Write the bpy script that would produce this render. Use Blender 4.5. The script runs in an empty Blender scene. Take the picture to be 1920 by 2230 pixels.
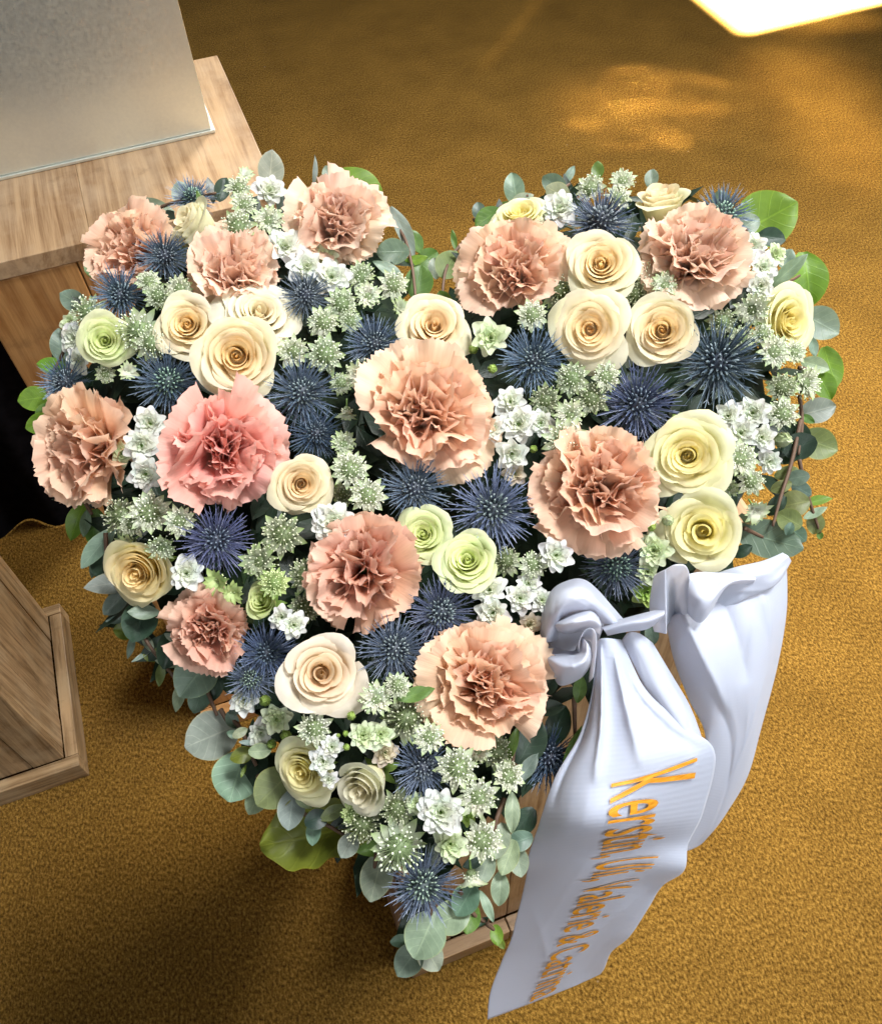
import bpy, math, random
import numpy as np
from mathutils import Matrix, Vector

# ------------------------------------------------------------------ camera, world, lights, exposure
F, CX, CY, HCAM = 1920.0, 960.0, 1115.0, 1.65       # calibrated from the vanishing points of the plinths
def nrm(v):
    v = np.array(v, float); return v / np.linalg.norm(v)
_u = -nrm((85, -1425, -1920)); _a = nrm((10540, 3415, -1920)); _a = nrm(_a - _u * (_a @ _u)); _b = np.cross(_u, _a)
M = np.array([_a, _b, _u]); CAM = np.array([0, 0, HCAM])
scene = bpy.context.scene
COL = scene.collection
cam_d = bpy.data.cameras.new("camera"); cam = bpy.data.objects.new("camera", cam_d); COL.objects.link(cam)
mw = Matrix.Identity(4)
for r in range(3):
    for c in range(3): mw[r][c] = M[r, c]
    mw[r][3] = CAM[r]
cam.matrix_world = mw
cam_d.sensor_fit = 'HORIZONTAL'; cam_d.sensor_width = 36.0; cam_d.lens = 36.0
cam_d.clip_start = 0.02; cam_d.clip_end = 100
scene.camera = cam
world = bpy.data.worlds.new("World"); scene.world = world; world.use_nodes = True
world.node_tree.nodes["Background"].inputs[0].default_value = (0.86, 0.93, 1.0, 1)
world.node_tree.nodes["Background"].inputs[1].default_value = 0.115
def area(name, loc, target, sx, sy, power, col, spread=180, roll=None):
    l = bpy.data.lights.new(name, 'AREA'); l.shape = 'RECTANGLE'; l.size = sx; l.size_y = sy
    l.energy = power; l.color = col; l.spread = math.radians(spread)
    o = bpy.data.objects.new(name, l); COL.objects.link(o)
    d = Vector(target) - Vector(loc)
    z = -d.normalized(); up = Vector(roll) if roll else Vector((0, 0, 1))
    x = up.cross(z).normalized(); y = z.cross(x)
    m = Matrix((x, y, z)).transposed().to_4x4(); m.translation = Vector(loc); o.matrix_world = m
    return o
area("back_window_light", (1.45, 2.9, 2.9), (0.12, 0.40, 1.1), 0.62, 0.62, 112, (1.0, 0.97, 0.92))
area("overhead_fill_light", (1.05, 0.30, 3.30), (0.12, 0.35, 1.2), 0.60, 0.60, 8.8, (0.98, 0.985, 1.0), spread=50)  # added fill from overhead right, narrowed onto the flower faces
area("right_window_light", (2.3, 0.9, 2.1), (1.15, 0.75, 0.0), 1.0, 1.0, 38, (1.0, 0.93, 0.80), spread=86)
area("front_fill_light", (1.7, -1.6, 2.7), (0.15, 0.35, 1.15), 1.0, 1.0, 3.1, (0.95, 0.96, 1.0), spread=42)  # added fill from the camera side for flower fronts, ribbon and plinth
area("front_fill_light", (-0.7, -1.7, 2.9), (0.15, 0.40, 1.15), 1.0, 1.0, 1.4, (0.97, 0.97, 1.0), spread=36)  # second added fill, for the blooms turned to the front left
area("sun_beam", (3.9, 3.68, 1.9), (2.85, 3.68, 0.0), 1.08, 1.60, 900, (1.0, 0.93, 0.80), spread=2.5, roll=(0, 1, 0))
def floor_pt(px, py):
    r = M @ np.array([(px - CX) / F, -(py - CY) / F, -1.0]); return CAM - r * HCAM / r[2]
_gr = random.Random(5)
GL = [(1700,120,1930,400,.22,1.3,2.7),(1260,230,1540,225,.22,.55,2.7),(1720,60,1900,40,.08,.18,2.6),(655,2020,570,2240,.03,.02,1.2),(1180,-10,1050,150,.012,.02,1.2)]
for k in range(16):
    px, py = _gr.uniform(1240, 1500), _gr.uniform(120, 335); ln = _gr.uniform(50, 110)
    if (px + ln / 2 - 1400) ** 2 / 170 ** 2 + (py - 225) ** 2 / 115 ** 2 < 1: GL.append((px, py, px + ln, py + _gr.uniform(-6, 26), _gr.uniform(.016, .036), _gr.uniform(.018, .04), 1.25))
for px, py, px2, py2, wd, pw, hz in GL:
    p, q = floor_pt(px, py), floor_pt(px2, py2); c = (p + q) / 2; d = q - p
    area("window_glint", (c[0] + hz * .2, c[1], hz), tuple(c), wd * 1.1, float(np.linalg.norm(d)), pw * 1.4, (1.0, 0.80, 0.48), spread=11 if hz > 2.65 else 5.0, roll=tuple(d))
vs = scene.view_settings
vs.view_transform = 'Standard'; vs.look = 'None'; vs.gamma = 1.0; vs.exposure = 0.0; vs.use_curve_mapping = False
scene.cycles.max_bounces = 7; scene.cycles.diffuse_bounces = 6; scene.cycles.transmission_bounces = 3
scene.cycles.transparent_max_bounces = 8
scene.cycles.use_adaptive_sampling = True; scene.cycles.adaptive_threshold = 0.035; scene.cycles.adaptive_min_samples = 24
scene.cycles.caustics_reflective = False; scene.cycles.caustics_refractive = False

# ------------------------------------------------------------------ pixel geometry helpers (rays onto real surfaces)
def ray(px, py): return M @ np.array([(px - CX) / F, -(py - CY) / F, -1.0])
def at(px, py, d): return CAM + d * ray(px, py)
_g = M @ np.array([0, 0, -1.0]); _g[2] = 0; _g = nrm(_g)
TAU = math.radians(14)
PN = -_g * math.sin(TAU) + np.array([0, 0, 1.0]) * math.cos(TAU)
P0 = at(930, 1150, 0.53)
E1 = nrm(np.cross(_g, [0, 0, 1.0])); E2 = np.cross(PN, E1)
def plane_hit(px, py, h):
    r = ray(px, py); t = ((P0 + PN * h - CAM) @ PN) / (r @ PN); return CAM + t * r, t
OUT = [(945,650),(870,600),(830,490),(750,410),(600,378),(440,420),(300,480),(210,580),(160,680),(115,800),(105,930),(135,1060),
       (225,1180),(265,1290),(360,1400),(480,1480),(540,1600),(620,1720),(740,1800),(850,1920),(920,1990),(1000,1920),(1080,1800),
       (1130,1660),(1240,1500),(1400,1330),(1560,1230),(1670,1080),(1730,930),(1755,800),(1730,660),(1680,540),(1590,450),(1450,400),
       (1300,380),(1160,410),(1070,490),(1000,570)]
OUT2 = np.array([[(plane_hit(x, y, 0)[0] - P0) @ E1, (plane_hit(x, y, 0)[0] - P0) @ E2] for x, y in OUT])
def sdist(q):                      # signed distance to the heart outline, positive inside
    a = OUT2; b = np.roll(OUT2, -1, 0); ab = b - a; aq = q - a
    t = np.clip((aq * ab).sum(1) / (ab * ab).sum(1), 0, 1)
    dd = np.linalg.norm(aq - ab * t[:, None], axis=1).min()
    ins = False
    for (x1, y1), (x2, y2) in zip(a, b):
        if (y1 > q[1]) != (y2 > q[1]) and q[0] < (x2 - x1) * (q[1] - y1) / (y2 - y1) + x1: ins = not ins
    return dd if ins else -dd
def dome(q):
    s = sdist(q)
    if s < 0: return max(-0.05, s * 0.9)
    k = min(s / 0.08, 1); return 0.035 * (1 - (1 - k) ** 2)
def hit(px, py, lift=0.0):
    h = lift
    for _ in range(7):
        P, t = plane_hit(px, py, h); d = P - P0
        h = 0.5 * h + 0.5 * (dome(np.array([d @ E1, d @ E2])) + lift)
    P, t = plane_hit(px, py, h); return P, t

# ------------------------------------------------------------------ object helpers
def tag(o, label=None, cat=None, group=None, kind=None):
    if label: o["label"] = label
    if cat: o["category"] = cat
    if group: o["group"] = group
    if kind: o["kind"] = kind
    return o
def link(name, data, parent=None, color=None):
    o = bpy.data.objects.new(name, data); COL.objects.link(o)
    if parent is not None: o.parent = parent
    if color is not None: o.color = (*color, 1)
    return o
def mesh(name, V, Fc, mat, uv=None, smooth=True):
    m = bpy.data.meshes.new(name); m.from_pydata([tuple(map(float, v)) for v in V], [], [tuple(map(int, f)) for f in Fc])
    if uv is not None:
        lay = m.uv_layers.new(name="UVMap"); li = np.empty(len(m.loops), np.int32); m.loops.foreach_get("vertex_index", li)
        lay.data.foreach_set("uv", np.asarray(uv, np.float32)[li].ravel())
    if smooth: m.polygons.foreach_set("use_smooth", [True] * len(m.polygons))
    if mat: m.materials.append(mat)
    m.update(); return m
def grid_mesh(name, G, mat, closed=False):
    nv, nu = G.shape[:2]; V = G.reshape(-1, 3)
    uv = np.array([[u / (nu - 1), v / (nv - 1)] for v in range(nv) for u in range(nu)])
    Fc = [(v * nu + u, v * nu + u + 1, (v + 1) * nu + u + 1, (v + 1) * nu + u) for v in range(nv - 1) for u in range(nu - 1)]
    return mesh(name, V, Fc, mat, uv)
class MB:
    def __init__(s): s.V = []; s.F = []; s.U = []
    def add(s, V, Fc, uv=None):
        n = len(s.V); s.V += [tuple(v) for v in V]; s.F += [tuple(i + n for i in f) for f in Fc]
        s.U += [tuple(x) for x in uv] if uv is not None else [(0.5, 0.5)] * len(V)
    def build(s, name, mat, smooth=True): return mesh(name, s.V, s.F, mat, s.U, smooth)
def frame(z, spin=0.0):
    z = nrm(z); t = np.array([0, 0, 1.0]) if abs(z[2]) < 0.9 else np.array([1.0, 0, 0])
    x = nrm(np.cross(t, z)); y = np.cross(z, x); c, s = math.cos(spin), math.sin(spin)
    return np.stack([c * x + s * y, -s * x + c * y, z], 1)
def tube(mb, pts, rad, n=6, uv=0.5):
    pts = [np.array(p, float) for p in pts]; k = len(pts); V = []
    for i, p in enumerate(pts):
        d = nrm(pts[min(i + 1, k - 1)] - pts[max(i - 1, 0)]); R = frame(d); r = rad[i] if hasattr(rad, '__len__') else rad
        for j in range(n):
            a = 2 * math.pi * j / n; V.append(p + R @ np.array([math.cos(a) * r, math.sin(a) * r, 0]))
    Fc = [(i * n + j, i * n + (j + 1) % n, (i + 1) * n + (j + 1) % n, (i + 1) * n + j) for i in range(k - 1) for j in range(n)]
    Fc += [tuple(range(n))[::-1], tuple((k - 1) * n + j for j in range(n))]
    mb.add(V, Fc, [(0.5, (i // n) / max(k - 1, 1)) for i in range(len(V))])
def box(mb, lo, hi):
    x0, y0, z0 = lo; x1, y1, z1 = hi
    mb.add([(x0,y0,z0),(x1,y0,z0),(x1,y1,z0),(x0,y1,z0),(x0,y0,z1),(x1,y0,z1),(x1,y1,z1),(x0,y1,z1)],
           [(0,3,2,1),(4,5,6,7),(0,1,5,4),(1,2,6,5),(2,3,7,6),(3,0,4,7)])
def lerp(a, b, t): return a + (b - a) * t
def smooth_spline(pts, n):
    pts = np.array(pts, float); k = len(pts); out = []
    for s in np.linspace(0, k - 1, n):
        i = min(int(s), k - 2); t = s - i
        p0, p1, p2, p3 = pts[max(i - 1, 0)], pts[i], pts[i + 1], pts[min(i + 2, k - 1)]
        out.append(0.5 * ((2 * p1) + (-p0 + p2) * t + (2 * p0 - 5 * p1 + 4 * p2 - p3) * t * t + (-p0 + 3 * p1 - 3 * p2 + p3) * t ** 3))
    return np.array(out)

# ------------------------------------------------------------------ materials
class NT:
    def __init__(s, name):
        s.m = bpy.data.materials.new(name); s.m.use_nodes = True; s.t = s.m.node_tree; s.t.nodes.clear()
        s.out = s.n('ShaderNodeOutputMaterial')
    def n(s, ty, **kw):
        x = s.t.nodes.new(ty)
        for k, v in kw.items(): setattr(x, k, v)
        return x
    def l(s, a, b): s.t.links.new(a, b)
    def set(s, sock, v):
        if hasattr(v, 'is_output'): s.l(v, sock)
        else: sock.default_value = v
    def mix(s, f, a, b, mode='MIX'):
        x = s.n('ShaderNodeMix', data_type='RGBA', blend_type=mode)
        s.set(x.inputs[0], f); s.set(x.inputs[6], a if not isinstance(a, tuple) else (*a[:3], 1)); s.set(x.inputs[7], b if not isinstance(b, tuple) else (*b[:3], 1))
        return x.outputs[2]
    def math(s, op, a, b=0.0, c=None, clamp=False):
        x = s.n('ShaderNodeMath', operation=op, use_clamp=clamp); s.set(x.inputs[0], a); s.set(x.inputs[1], b)
        if c is not None: s.set(x.inputs[2], c)
        return x.outputs[0]
    def ramp(s, f, stops):
        x = s.n('ShaderNodeValToRGB'); cr = x.color_ramp
        while len(cr.elements) < len(stops): cr.elements.new(0.5)
        for e, (p, c) in zip(cr.elements, stops): e.position = p; e.color = (*c[:3], 1) if isinstance(c, tuple) else (c, c, c, 1)
        s.l(f, x.inputs[0]); return x.outputs[0]
    def noise(s, scale, detail=3, rough=0.55, vec=None, out=0):
        x = s.n('ShaderNodeTexNoise'); x.inputs['Scale'].default_value = scale; x.inputs['Detail'].default_value = detail
        x.inputs['Roughness'].default_value = rough
        if vec is not None: s.l(vec, x.inputs['Vector'])
        return x.outputs[out]
    def bump(s, h, strength=0.3, dist=0.01):
        x = s.n('ShaderNodeBump'); x.inputs['Strength'].default_value = strength; x.inputs['Distance'].default_value = dist
        s.l(h, x.inputs['Height']); return x.outputs[0]
    def bsdf(s, col, rough=0.5, spec=0.4, metal=0.0, normal=None, sheen=0.0):
        x = s.n('ShaderNodeBsdfPrincipled'); s.set(x.inputs['Base Color'], col if not isinstance(col, tuple) else (*col[:3], 1))
        s.set(x.inputs['Roughness'], rough); x.inputs['Specular IOR Level'].default_value = spec; s.set(x.inputs['Metallic'], metal)
        x.inputs['Sheen Weight'].default_value = sheen
        if normal is not None: s.l(normal, x.inputs['Normal'])
        return x
    def done(s, sh): s.l(sh, s.out.inputs[0]); return s.m

def petal_mat(name, trans=0.3, rough=0.55, edge=0.0, edgecol=(1, 0.9, 0.85), base=None, vein=0.08, sheen=0.0):
    k = NT(name); oi = k.n('ShaderNodeObjectInfo'); uv = k.n('ShaderNodeUVMap'); sx = k.n('ShaderNodeSeparateXYZ'); k.l(uv.outputs[0], sx.inputs[0])
    col = oi.outputs['Color']
    if base is not None:
        f = k.ramp(sx.outputs[1], [(0.15, 1.0), (0.6, 0.0)]); col = k.mix(k.math('MULTIPLY', f, 0.75), col, base)
    if edge > 0:
        f = k.ramp(sx.outputs[1], [(0.72, 0.0), (1.0, 1.0)]); col = k.mix(k.math('MULTIPLY', f, edge), col, edgecol)
    mp = k.n('ShaderNodeMapping'); k.l(uv.outputs[0], mp.inputs[0]); mp.inputs['Scale'].default_value = (22, 1.3, 1)
    nz = k.noise(1.0, 3, 0.6, mp.outputs[0])
    var = k.ramp(nz, [(0.3, (1 - 2 * vein,) * 3), (0.7, (1.0, 1.0, 1.0))]); col = k.mix(1.0, col, var, 'MULTIPLY')
    tc = k.n('ShaderNodeTexCoord'); blot = k.noise(2.1, 2, 0.5, tc.outputs['Object'])
    col = k.mix(1.0, col, k.ramp(blot, [(0.35, (0.90, 0.88, 0.84)), (0.6, (1.0, 1.0, 1.0))]), 'MULTIPLY')
    p = k.bsdf(col, rough, 0.28, normal=k.bump(nz, 0.12, 0.01) if vein > .03 else None, sheen=sheen)
    t = k.n('ShaderNodeBsdfTranslucent'); k.l(col, t.inputs[0])
    m = k.n('ShaderNodeMixShader'); m.inputs[0].default_value = trans; k.l(p.outputs[0], m.inputs[1]); k.l(t.outputs[0], m.inputs[2])
    return k.done(m.outputs[0])
MAT = {}
MAT['rose'] = petal_mat("rose_petal", 0.48, 0.5, edge=0.25, edgecol=(0.93, 0.88, 0.76), base=(0.96, 0.82, 0.40), vein=0.012)
MAT['carnation'] = petal_mat("carnation_petal", 0.40, 0.65, edge=0.30, edgecol=(0.93, 0.74, 0.62), base=(0.84, 0.50, 0.26), vein=0.04, sheen=0.1)
MAT['white'] = petal_mat("white_floret_petal", 0.42, 0.5, base=(0.72, 0.80, 0.48), vein=0.02)
def bract_mat():
    k = NT("astrantia_bract"); oi = k.n('ShaderNodeObjectInfo'); uv = k.n('ShaderNodeUVMap'); sx = k.n('ShaderNodeSeparateXYZ'); k.l(uv.outputs[0], sx.inputs[0])
    f = k.ramp(sx.outputs[1], [(0.62, 0.0), (1.0, 1.0)]); col = k.mix(k.math('MULTIPLY', f, 0.8), oi.outputs['Color'], (0.28, 0.42, 0.10))
    vx = k.math('ABSOLUTE', k.math('SINE', k.math('MULTIPLY', sx.outputs[0], 18.0)))
    col = k.mix(k.math('MULTIPLY', k.ramp(vx, [(0.0, 1.0), (0.35, 0.0)]), 0.45), col, (0.36, 0.47, 0.24))
    p = k.bsdf(col, 0.5, 0.3); t = k.n('ShaderNodeBsdfTranslucent'); k.l(col, t.inputs[0])
    m = k.n('ShaderNodeMixShader'); m.inputs[0].default_value = 0.25; k.l(p.outputs[0], m.inputs[1]); k.l(t.outputs[0], m.inputs[2])
    return k.done(m.outputs[0])
MAT['bract'] = bract_mat()
def ramp_uv_mat(name, stops, rough=0.55, useobj=True):
    k = NT(name); uv = k.n('ShaderNodeUVMap'); sx = k.n('ShaderNodeSeparateXYZ'); k.l(uv.outputs[0], sx.inputs[0])
    col = k.ramp(sx.outputs[1], stops)
    if useobj: oi = k.n('ShaderNodeObjectInfo'); col = k.mix(1.0, col, oi.outputs['Color'], 'MULTIPLY')
    return k.done(k.bsdf(col, rough, 0.35).outputs[0])
MAT['pins'] = ramp_uv_mat("astrantia_pins", [(0.0, (0.16, 0.21, 0.10)), (0.55, (0.30, 0.36, 0.20)), (0.78, (0.48, 0.52, 0.37)), (1.0, (0.76, 0.78, 0.66))])
MAT['spine'] = ramp_uv_mat("thistle_bract", [(0.0, (0.20, 0.24, 0.21)), (0.35, (0.055, 0.070, 0.100)), (0.75, (0.088, 0.118, 0.175)), (1.0, (0.30, 0.35, 0.42))], 0.36)
MAT['cone'] = ramp_uv_mat("thistle_cone", [(0.0, (0.03, 0.04, 0.055)), (0.6, (0.12, 0.16, 0.17)), (1.0, (0.40, 0.47, 0.47))], 0.55)
def leaf_mat(name, trans=0.2, waxy=0.35, rough=0.42):
    k = NT(name); oi = k.n('ShaderNodeObjectInfo'); uv = k.n('ShaderNodeUVMap'); sx = k.n('ShaderNodeSeparateXYZ'); k.l(uv.outputs[0], sx.inputs[0])
    tc = k.n('ShaderNodeTexCoord')
    col = oi.outputs['Color']
    bl = k.noise(3.0, 4, 0.6, tc.outputs['Object'])
    col = k.mix(1.0, col, k.ramp(bl, [(0.3, (0.72, 0.74, 0.70)), (0.65, (1.08, 1.06, 1.04))]), 'MULTIPLY')
    rib = k.math('ABSOLUTE', k.math('SUBTRACT', sx.outputs[0], 0.5))
    f = k.ramp(rib, [(0.0, 1.0), (0.03, 0.0)])
    side = k.math('SINE', k.math('MULTIPLY', k.math('SUBTRACT', sx.outputs[1], k.math('MULTIPLY', rib, 0.5)), 38.0))
    f2 = k.ramp(side, [(0.90, 0.0), (1.0, 0.45)])
    ff = k.math('MAXIMUM', f, f2)
    col = k.mix(k.math('MULTIPLY', ff, 0.55), col, k.mix(1.0, col, (1.75, 1.65, 1.6), 'MULTIPLY'))
    edge = k.ramp(rib, [(0.455, 0.0), (0.5, 1.0)]); col = k.mix(k.math('MULTIPLY', edge, 0.5), col, k.mix(1.0, col, (1.7, 1.45, 0.9), 'MULTIPLY'))
    geo = k.n('ShaderNodeNewGeometry'); col = k.mix(k.math('MULTIPLY', geo.outputs['Backfacing'], 0.5), col, k.mix(1.0, col, (1.4, 1.35, 1.35), 'MULTIPLY'))
    p = k.bsdf(col, rough, waxy, normal=k.bump(ff, 0.15, 0.02)); t = k.n('ShaderNodeBsdfTranslucent'); k.l(k.mix(1.0, col, (0.9, 1.0, 0.35), 'MULTIPLY'), t.inputs[0])
    m = k.n('ShaderNodeMixShader'); m.inputs[0].default_value = trans; k.l(p.outputs[0], m.inputs[1]); k.l(t.outputs[0], m.inputs[2])
    return k.done(m.outputs[0])
MAT['leaf'] = leaf_mat("eucalyptus_leaf")
MAT['stem'] = NT("stem_bark"); MAT['stem'] = MAT['stem'].done(MAT['stem'].bsdf((0.11, 0.065, 0.04), 0.6, 0.3).outputs[0])
MAT['greenstem'] = NT("green_stem"); MAT['greenstem'] = MAT['greenstem'].done(MAT['greenstem'].bsdf((0.14, 0.24, 0.06), 0.5, 0.3).outputs[0])
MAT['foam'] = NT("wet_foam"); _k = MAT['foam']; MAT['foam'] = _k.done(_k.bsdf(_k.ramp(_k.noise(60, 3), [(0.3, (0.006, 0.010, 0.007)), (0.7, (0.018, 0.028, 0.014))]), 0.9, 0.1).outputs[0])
def carpet_mat():
    k = NT("carpet_pile"); tc = k.n('ShaderNodeTexCoord'); v = tc.outputs['Object']
    mp = k.n('ShaderNodeMapping'); k.l(v, mp.inputs[0]); mp.inputs['Scale'].default_value = (1.0, 0.62, 1); mp.inputs['Rotation'].default_value = (0, 0, 0.3)
    a = k.noise(240, 5, 0.72, mp.outputs[0]); b = k.noise(900, 2, 0.6, v); c = k.noise(5, 4, 0.6, v)
    f = k.math('ADD', k.math('MULTIPLY', a, 0.75), k.math('MULTIPLY', b, 0.25))
    col = k.ramp(f, [(0.38, (0.050, 0.022, 0.004)), (0.50, (0.225, 0.120, 0.020)), (0.62, (0.49, 0.285, 0.062))])
    col = k.mix(1.0, col, k.ramp(c, [(0.3, (0.78, 0.77, 0.74)), (0.7, (1.08, 1.08, 1.08))]), 'MULTIPLY')
    sp = k.n('ShaderNodeTexVoronoi'); sp.inputs['Scale'].default_value = 7; k.l(v, sp.inputs['Vector'])
    lint = k.ramp(sp.outputs['Distance'], [(0.012, 1.0), (0.022, 0.0)]); col = k.mix(k.math('MULTIPLY', lint, 0.5), col, (0.55, 0.48, 0.40))
    p = k.bsdf(col, 0.95, 0.05, normal=k.bump(f, 0.9, 0.006), sheen=0.04)
    return k.done(p.outputs[0])
MAT['carpet'] = carpet_mat()
def wood_mat(name, light, dark, wear, scale=1.0):
    k = NT(name); tc = k.n('ShaderNodeTexCoord'); oi = k.n('ShaderNodeObjectInfo')
    off = k.n('ShaderNodeVectorMath', operation='ADD'); cmb = k.n('ShaderNodeCombineXYZ')
    k.l(k.math('MULTIPLY', oi.outputs['Random'], 13.0), cmb.inputs[0]); k.l(k.math('MULTIPLY', oi.outputs['Random'], 7.0), cmb.inputs[2])
    k.l(tc.outputs['Object'], off.inputs[0]); k.l(cmb.outputs[0], off.inputs[1])
    big = k.n('ShaderNodeMapping'); k.l(off.outputs[0], big.inputs[0]); big.inputs['Scale'].default_value = (7, 7, 0.8)
    wn = k.n('ShaderNodeTexNoise'); wn.inputs['Scale'].default_value = 1.0; wn.inputs['Detail'].default_value = 2; k.l(big.outputs[0], wn.inputs['Vector'])
    wsc = k.n('ShaderNodeVectorMath', operation='SCALE'); k.l(wn.outputs['Color'], wsc.inputs[0]); wsc.inputs['Scale'].default_value = 0.10
    add = k.n('ShaderNodeVectorMath', operation='ADD'); k.l(off.outputs[0], add.inputs[0]); k.l(wsc.outputs[0], add.inputs[1])
    mp = k.n('ShaderNodeMapping'); k.l(add.outputs[0], mp.inputs[0]); mp.inputs['Scale'].default_value = (1.0, 1.0, 0.05)
    g1 = k.noise(105 * scale, 2, 0.5, mp.outputs[0]); g2 = k.noise(330 * scale, 3, 0.7, mp.outputs[0]); g3 = k.noise(16, 2, 0.5, mp.outputs[0])
    f = k.math('ADD', k.math('MULTIPLY', g1, 0.5), k.math('ADD', k.math('MULTIPLY', g2, 0.25), k.math('MULTIPLY', g3, 0.25)))
    col = k.ramp(f, [(0.40, dark), (0.48, tuple(0.45 * y + 0.55 * x for x, y in zip(dark, light))), (0.57, light)])
    w = k.noise(9, 5, 0.65, tc.outputs['Object']); col = k.mix(k.ramp(w, [(0.45, 0.0), (0.68, 0.6)]), col, wear)
    st = k.noise(14, 5, 0.7, off.outputs[0]); col = k.mix(k.ramp(st, [(0.60, 0.0), (0.74, 0.5)]), col, tuple(0.45 * x for x in dark))
    p = k.bsdf(col, k.ramp(g2, [(0.3, 0.55), (0.7, 0.42)]), 0.35, normal=k.bump(f, 0.5, 0.002)); return k.done(p.outputs[0])
MAT['wood'] = wood_mat("limed_pine", (0.46, 0.295, 0.155), (0.225, 0.120, 0.052), (0.52, 0.385, 0.25))
MAT['woodold'] = wood_mat("weathered_pine", (0.46, 0.31, 0.165), (0.19, 0.112, 0.05), (0.52, 0.40, 0.25))
MAT['woodwarm'] = wood_mat("oiled_pine", (0.54, 0.28, 0.098), (0.32, 0.14, 0.042), (0.54, 0.31, 0.13))
MAT['gap'] = NT("dark_joint"); MAT['gap'] = MAT['gap'].done(MAT['gap'].bsdf((0.03, 0.018, 0.01), 0.9, 0.1).outputs[0])
def steel_mat():
    k = NT("zinc_sheet"); tc = k.n('ShaderNodeTexCoord')
    n1 = k.noise(9, 5, 0.65, tc.outputs['Object']); n2 = k.noise(260, 3, 0.7, tc.outputs['Object'])
    col = k.mix(0.6, k.ramp(n1, [(0.3, (0.64, 0.68, 0.64)), (0.7, (0.86, 0.88, 0.74))]), k.ramp(n2, [(0.3, (0.72, 0.75, 0.70)), (0.7, (0.82, 0.84, 0.76))]))
    return k.done(k.bsdf(col, k.ramp(n2, [(0.3, 0.32), (0.7, 0.46)]), 0.5, metal=0.8, normal=k.bump(n2, 0.06, 0.001)).outputs[0])
MAT['steel'] = steel_mat()
def ribbon_mat():
    k = NT("satin_ribbon"); uv = k.n('ShaderNodeUVMap'); sx = k.n('ShaderNodeSeparateXYZ'); k.l(uv.outputs[0], sx.inputs[0])
    rib = k.math('SINE', k.math('MULTIPLY', sx.outputs[1], 700.0))
    rib2 = k.noise(40, 3, 0.6, k.n('ShaderNodeTexCoord').outputs['Object'])
    p = k.bsdf((0.62, 0.70, 0.84), 0.42, 0.35, normal=k.bump(rib, 0.05, 0.001), sheen=0.25)
    t = k.n('ShaderNodeBsdfTranslucent'); t.inputs[0].default_value = (0.90, 0.84, 0.82, 1)
    m = k.n('ShaderNodeMixShader'); m.inputs[0].default_value = 0.50; k.l(p.outputs[0], m.inputs[1]); k.l(t.outputs[0], m.inputs[2])
    return k.done(m.outputs[0])
MAT['ribbon'] = ribbon_mat()
_k = NT("gold_print"); MAT['gold'] = _k.done(_k.bsdf(_k.ramp(_k.noise(900, 2), [(0.35, (0.58, 0.22, 0.012)), (0.65, (0.84, 0.37, 0.03))]), 0.45, 0.5).outputs[0])
_k = NT("faded_print"); MAT['faded'] = _k.done(_k.bsdf((0.46, 0.34, 0.36), 0.6, 0.2).outputs[0])
_k = NT("black_cloth"); MAT['black'] = _k.done(_k.bsdf(_k.ramp(_k.noise(30, 3), [(0.3, (0.003, 0.003, 0.005)), (0.7, (0.008, 0.008, 0.012))]), 0.95, 0.05).outputs[0])

# ------------------------------------------------------------------ the setting
mb = MB(); mb.add([(-7, -5, 0), (9, -5, 0), (9, 10, 0), (-7, 10, 0)], [(0, 1, 2, 3)])
tag(link("carpet_floor", mb.build("carpet_floor", MAT['carpet'], False)), "golden brown carpet floor under the wooden plinths", kind='structure')

# ------------------------------------------------------------------ wooden plinths, steel box, black cloth
def bevel(o, w=0.0015):
    md = o.modifiers.new("bevel", 'BEVEL'); md.width = w; md.segments = 2; md.limit_method = 'ANGLE'
def board(name, parent, lo, hi, axis, mat, bw=0.0015):
    """a plank with its length along local z; axis = world axis of the length"""
    lo = np.array(lo, float); hi = np.array(hi, float); c = (lo + hi) / 2; s = hi - lo
    if axis == 'z': dims = s; R = Matrix.Identity(3)
    elif axis == 'y': dims = (s[0], s[2], s[1]); R = Matrix(((1, 0, 0), (0, 0, 1), (0, -1, 0))).transposed(); R = Matrix(((1,0,0),(0,0,1),(0,-1,0)))
    else: dims = (s[1], s[2], s[0]); R = Matrix(((0, 0, 1), (1, 0, 0), (0, 1, 0)))
    m_ = MB(); d = np.array(dims) / 2; box(m_, -d, d)
    o = link(name, m_.build(name, mat, False), parent)
    m4 = R.to_4x4(); m4.translation = Vector(c); o.matrix_local = m4; bevel(o, bw); return o
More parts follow.
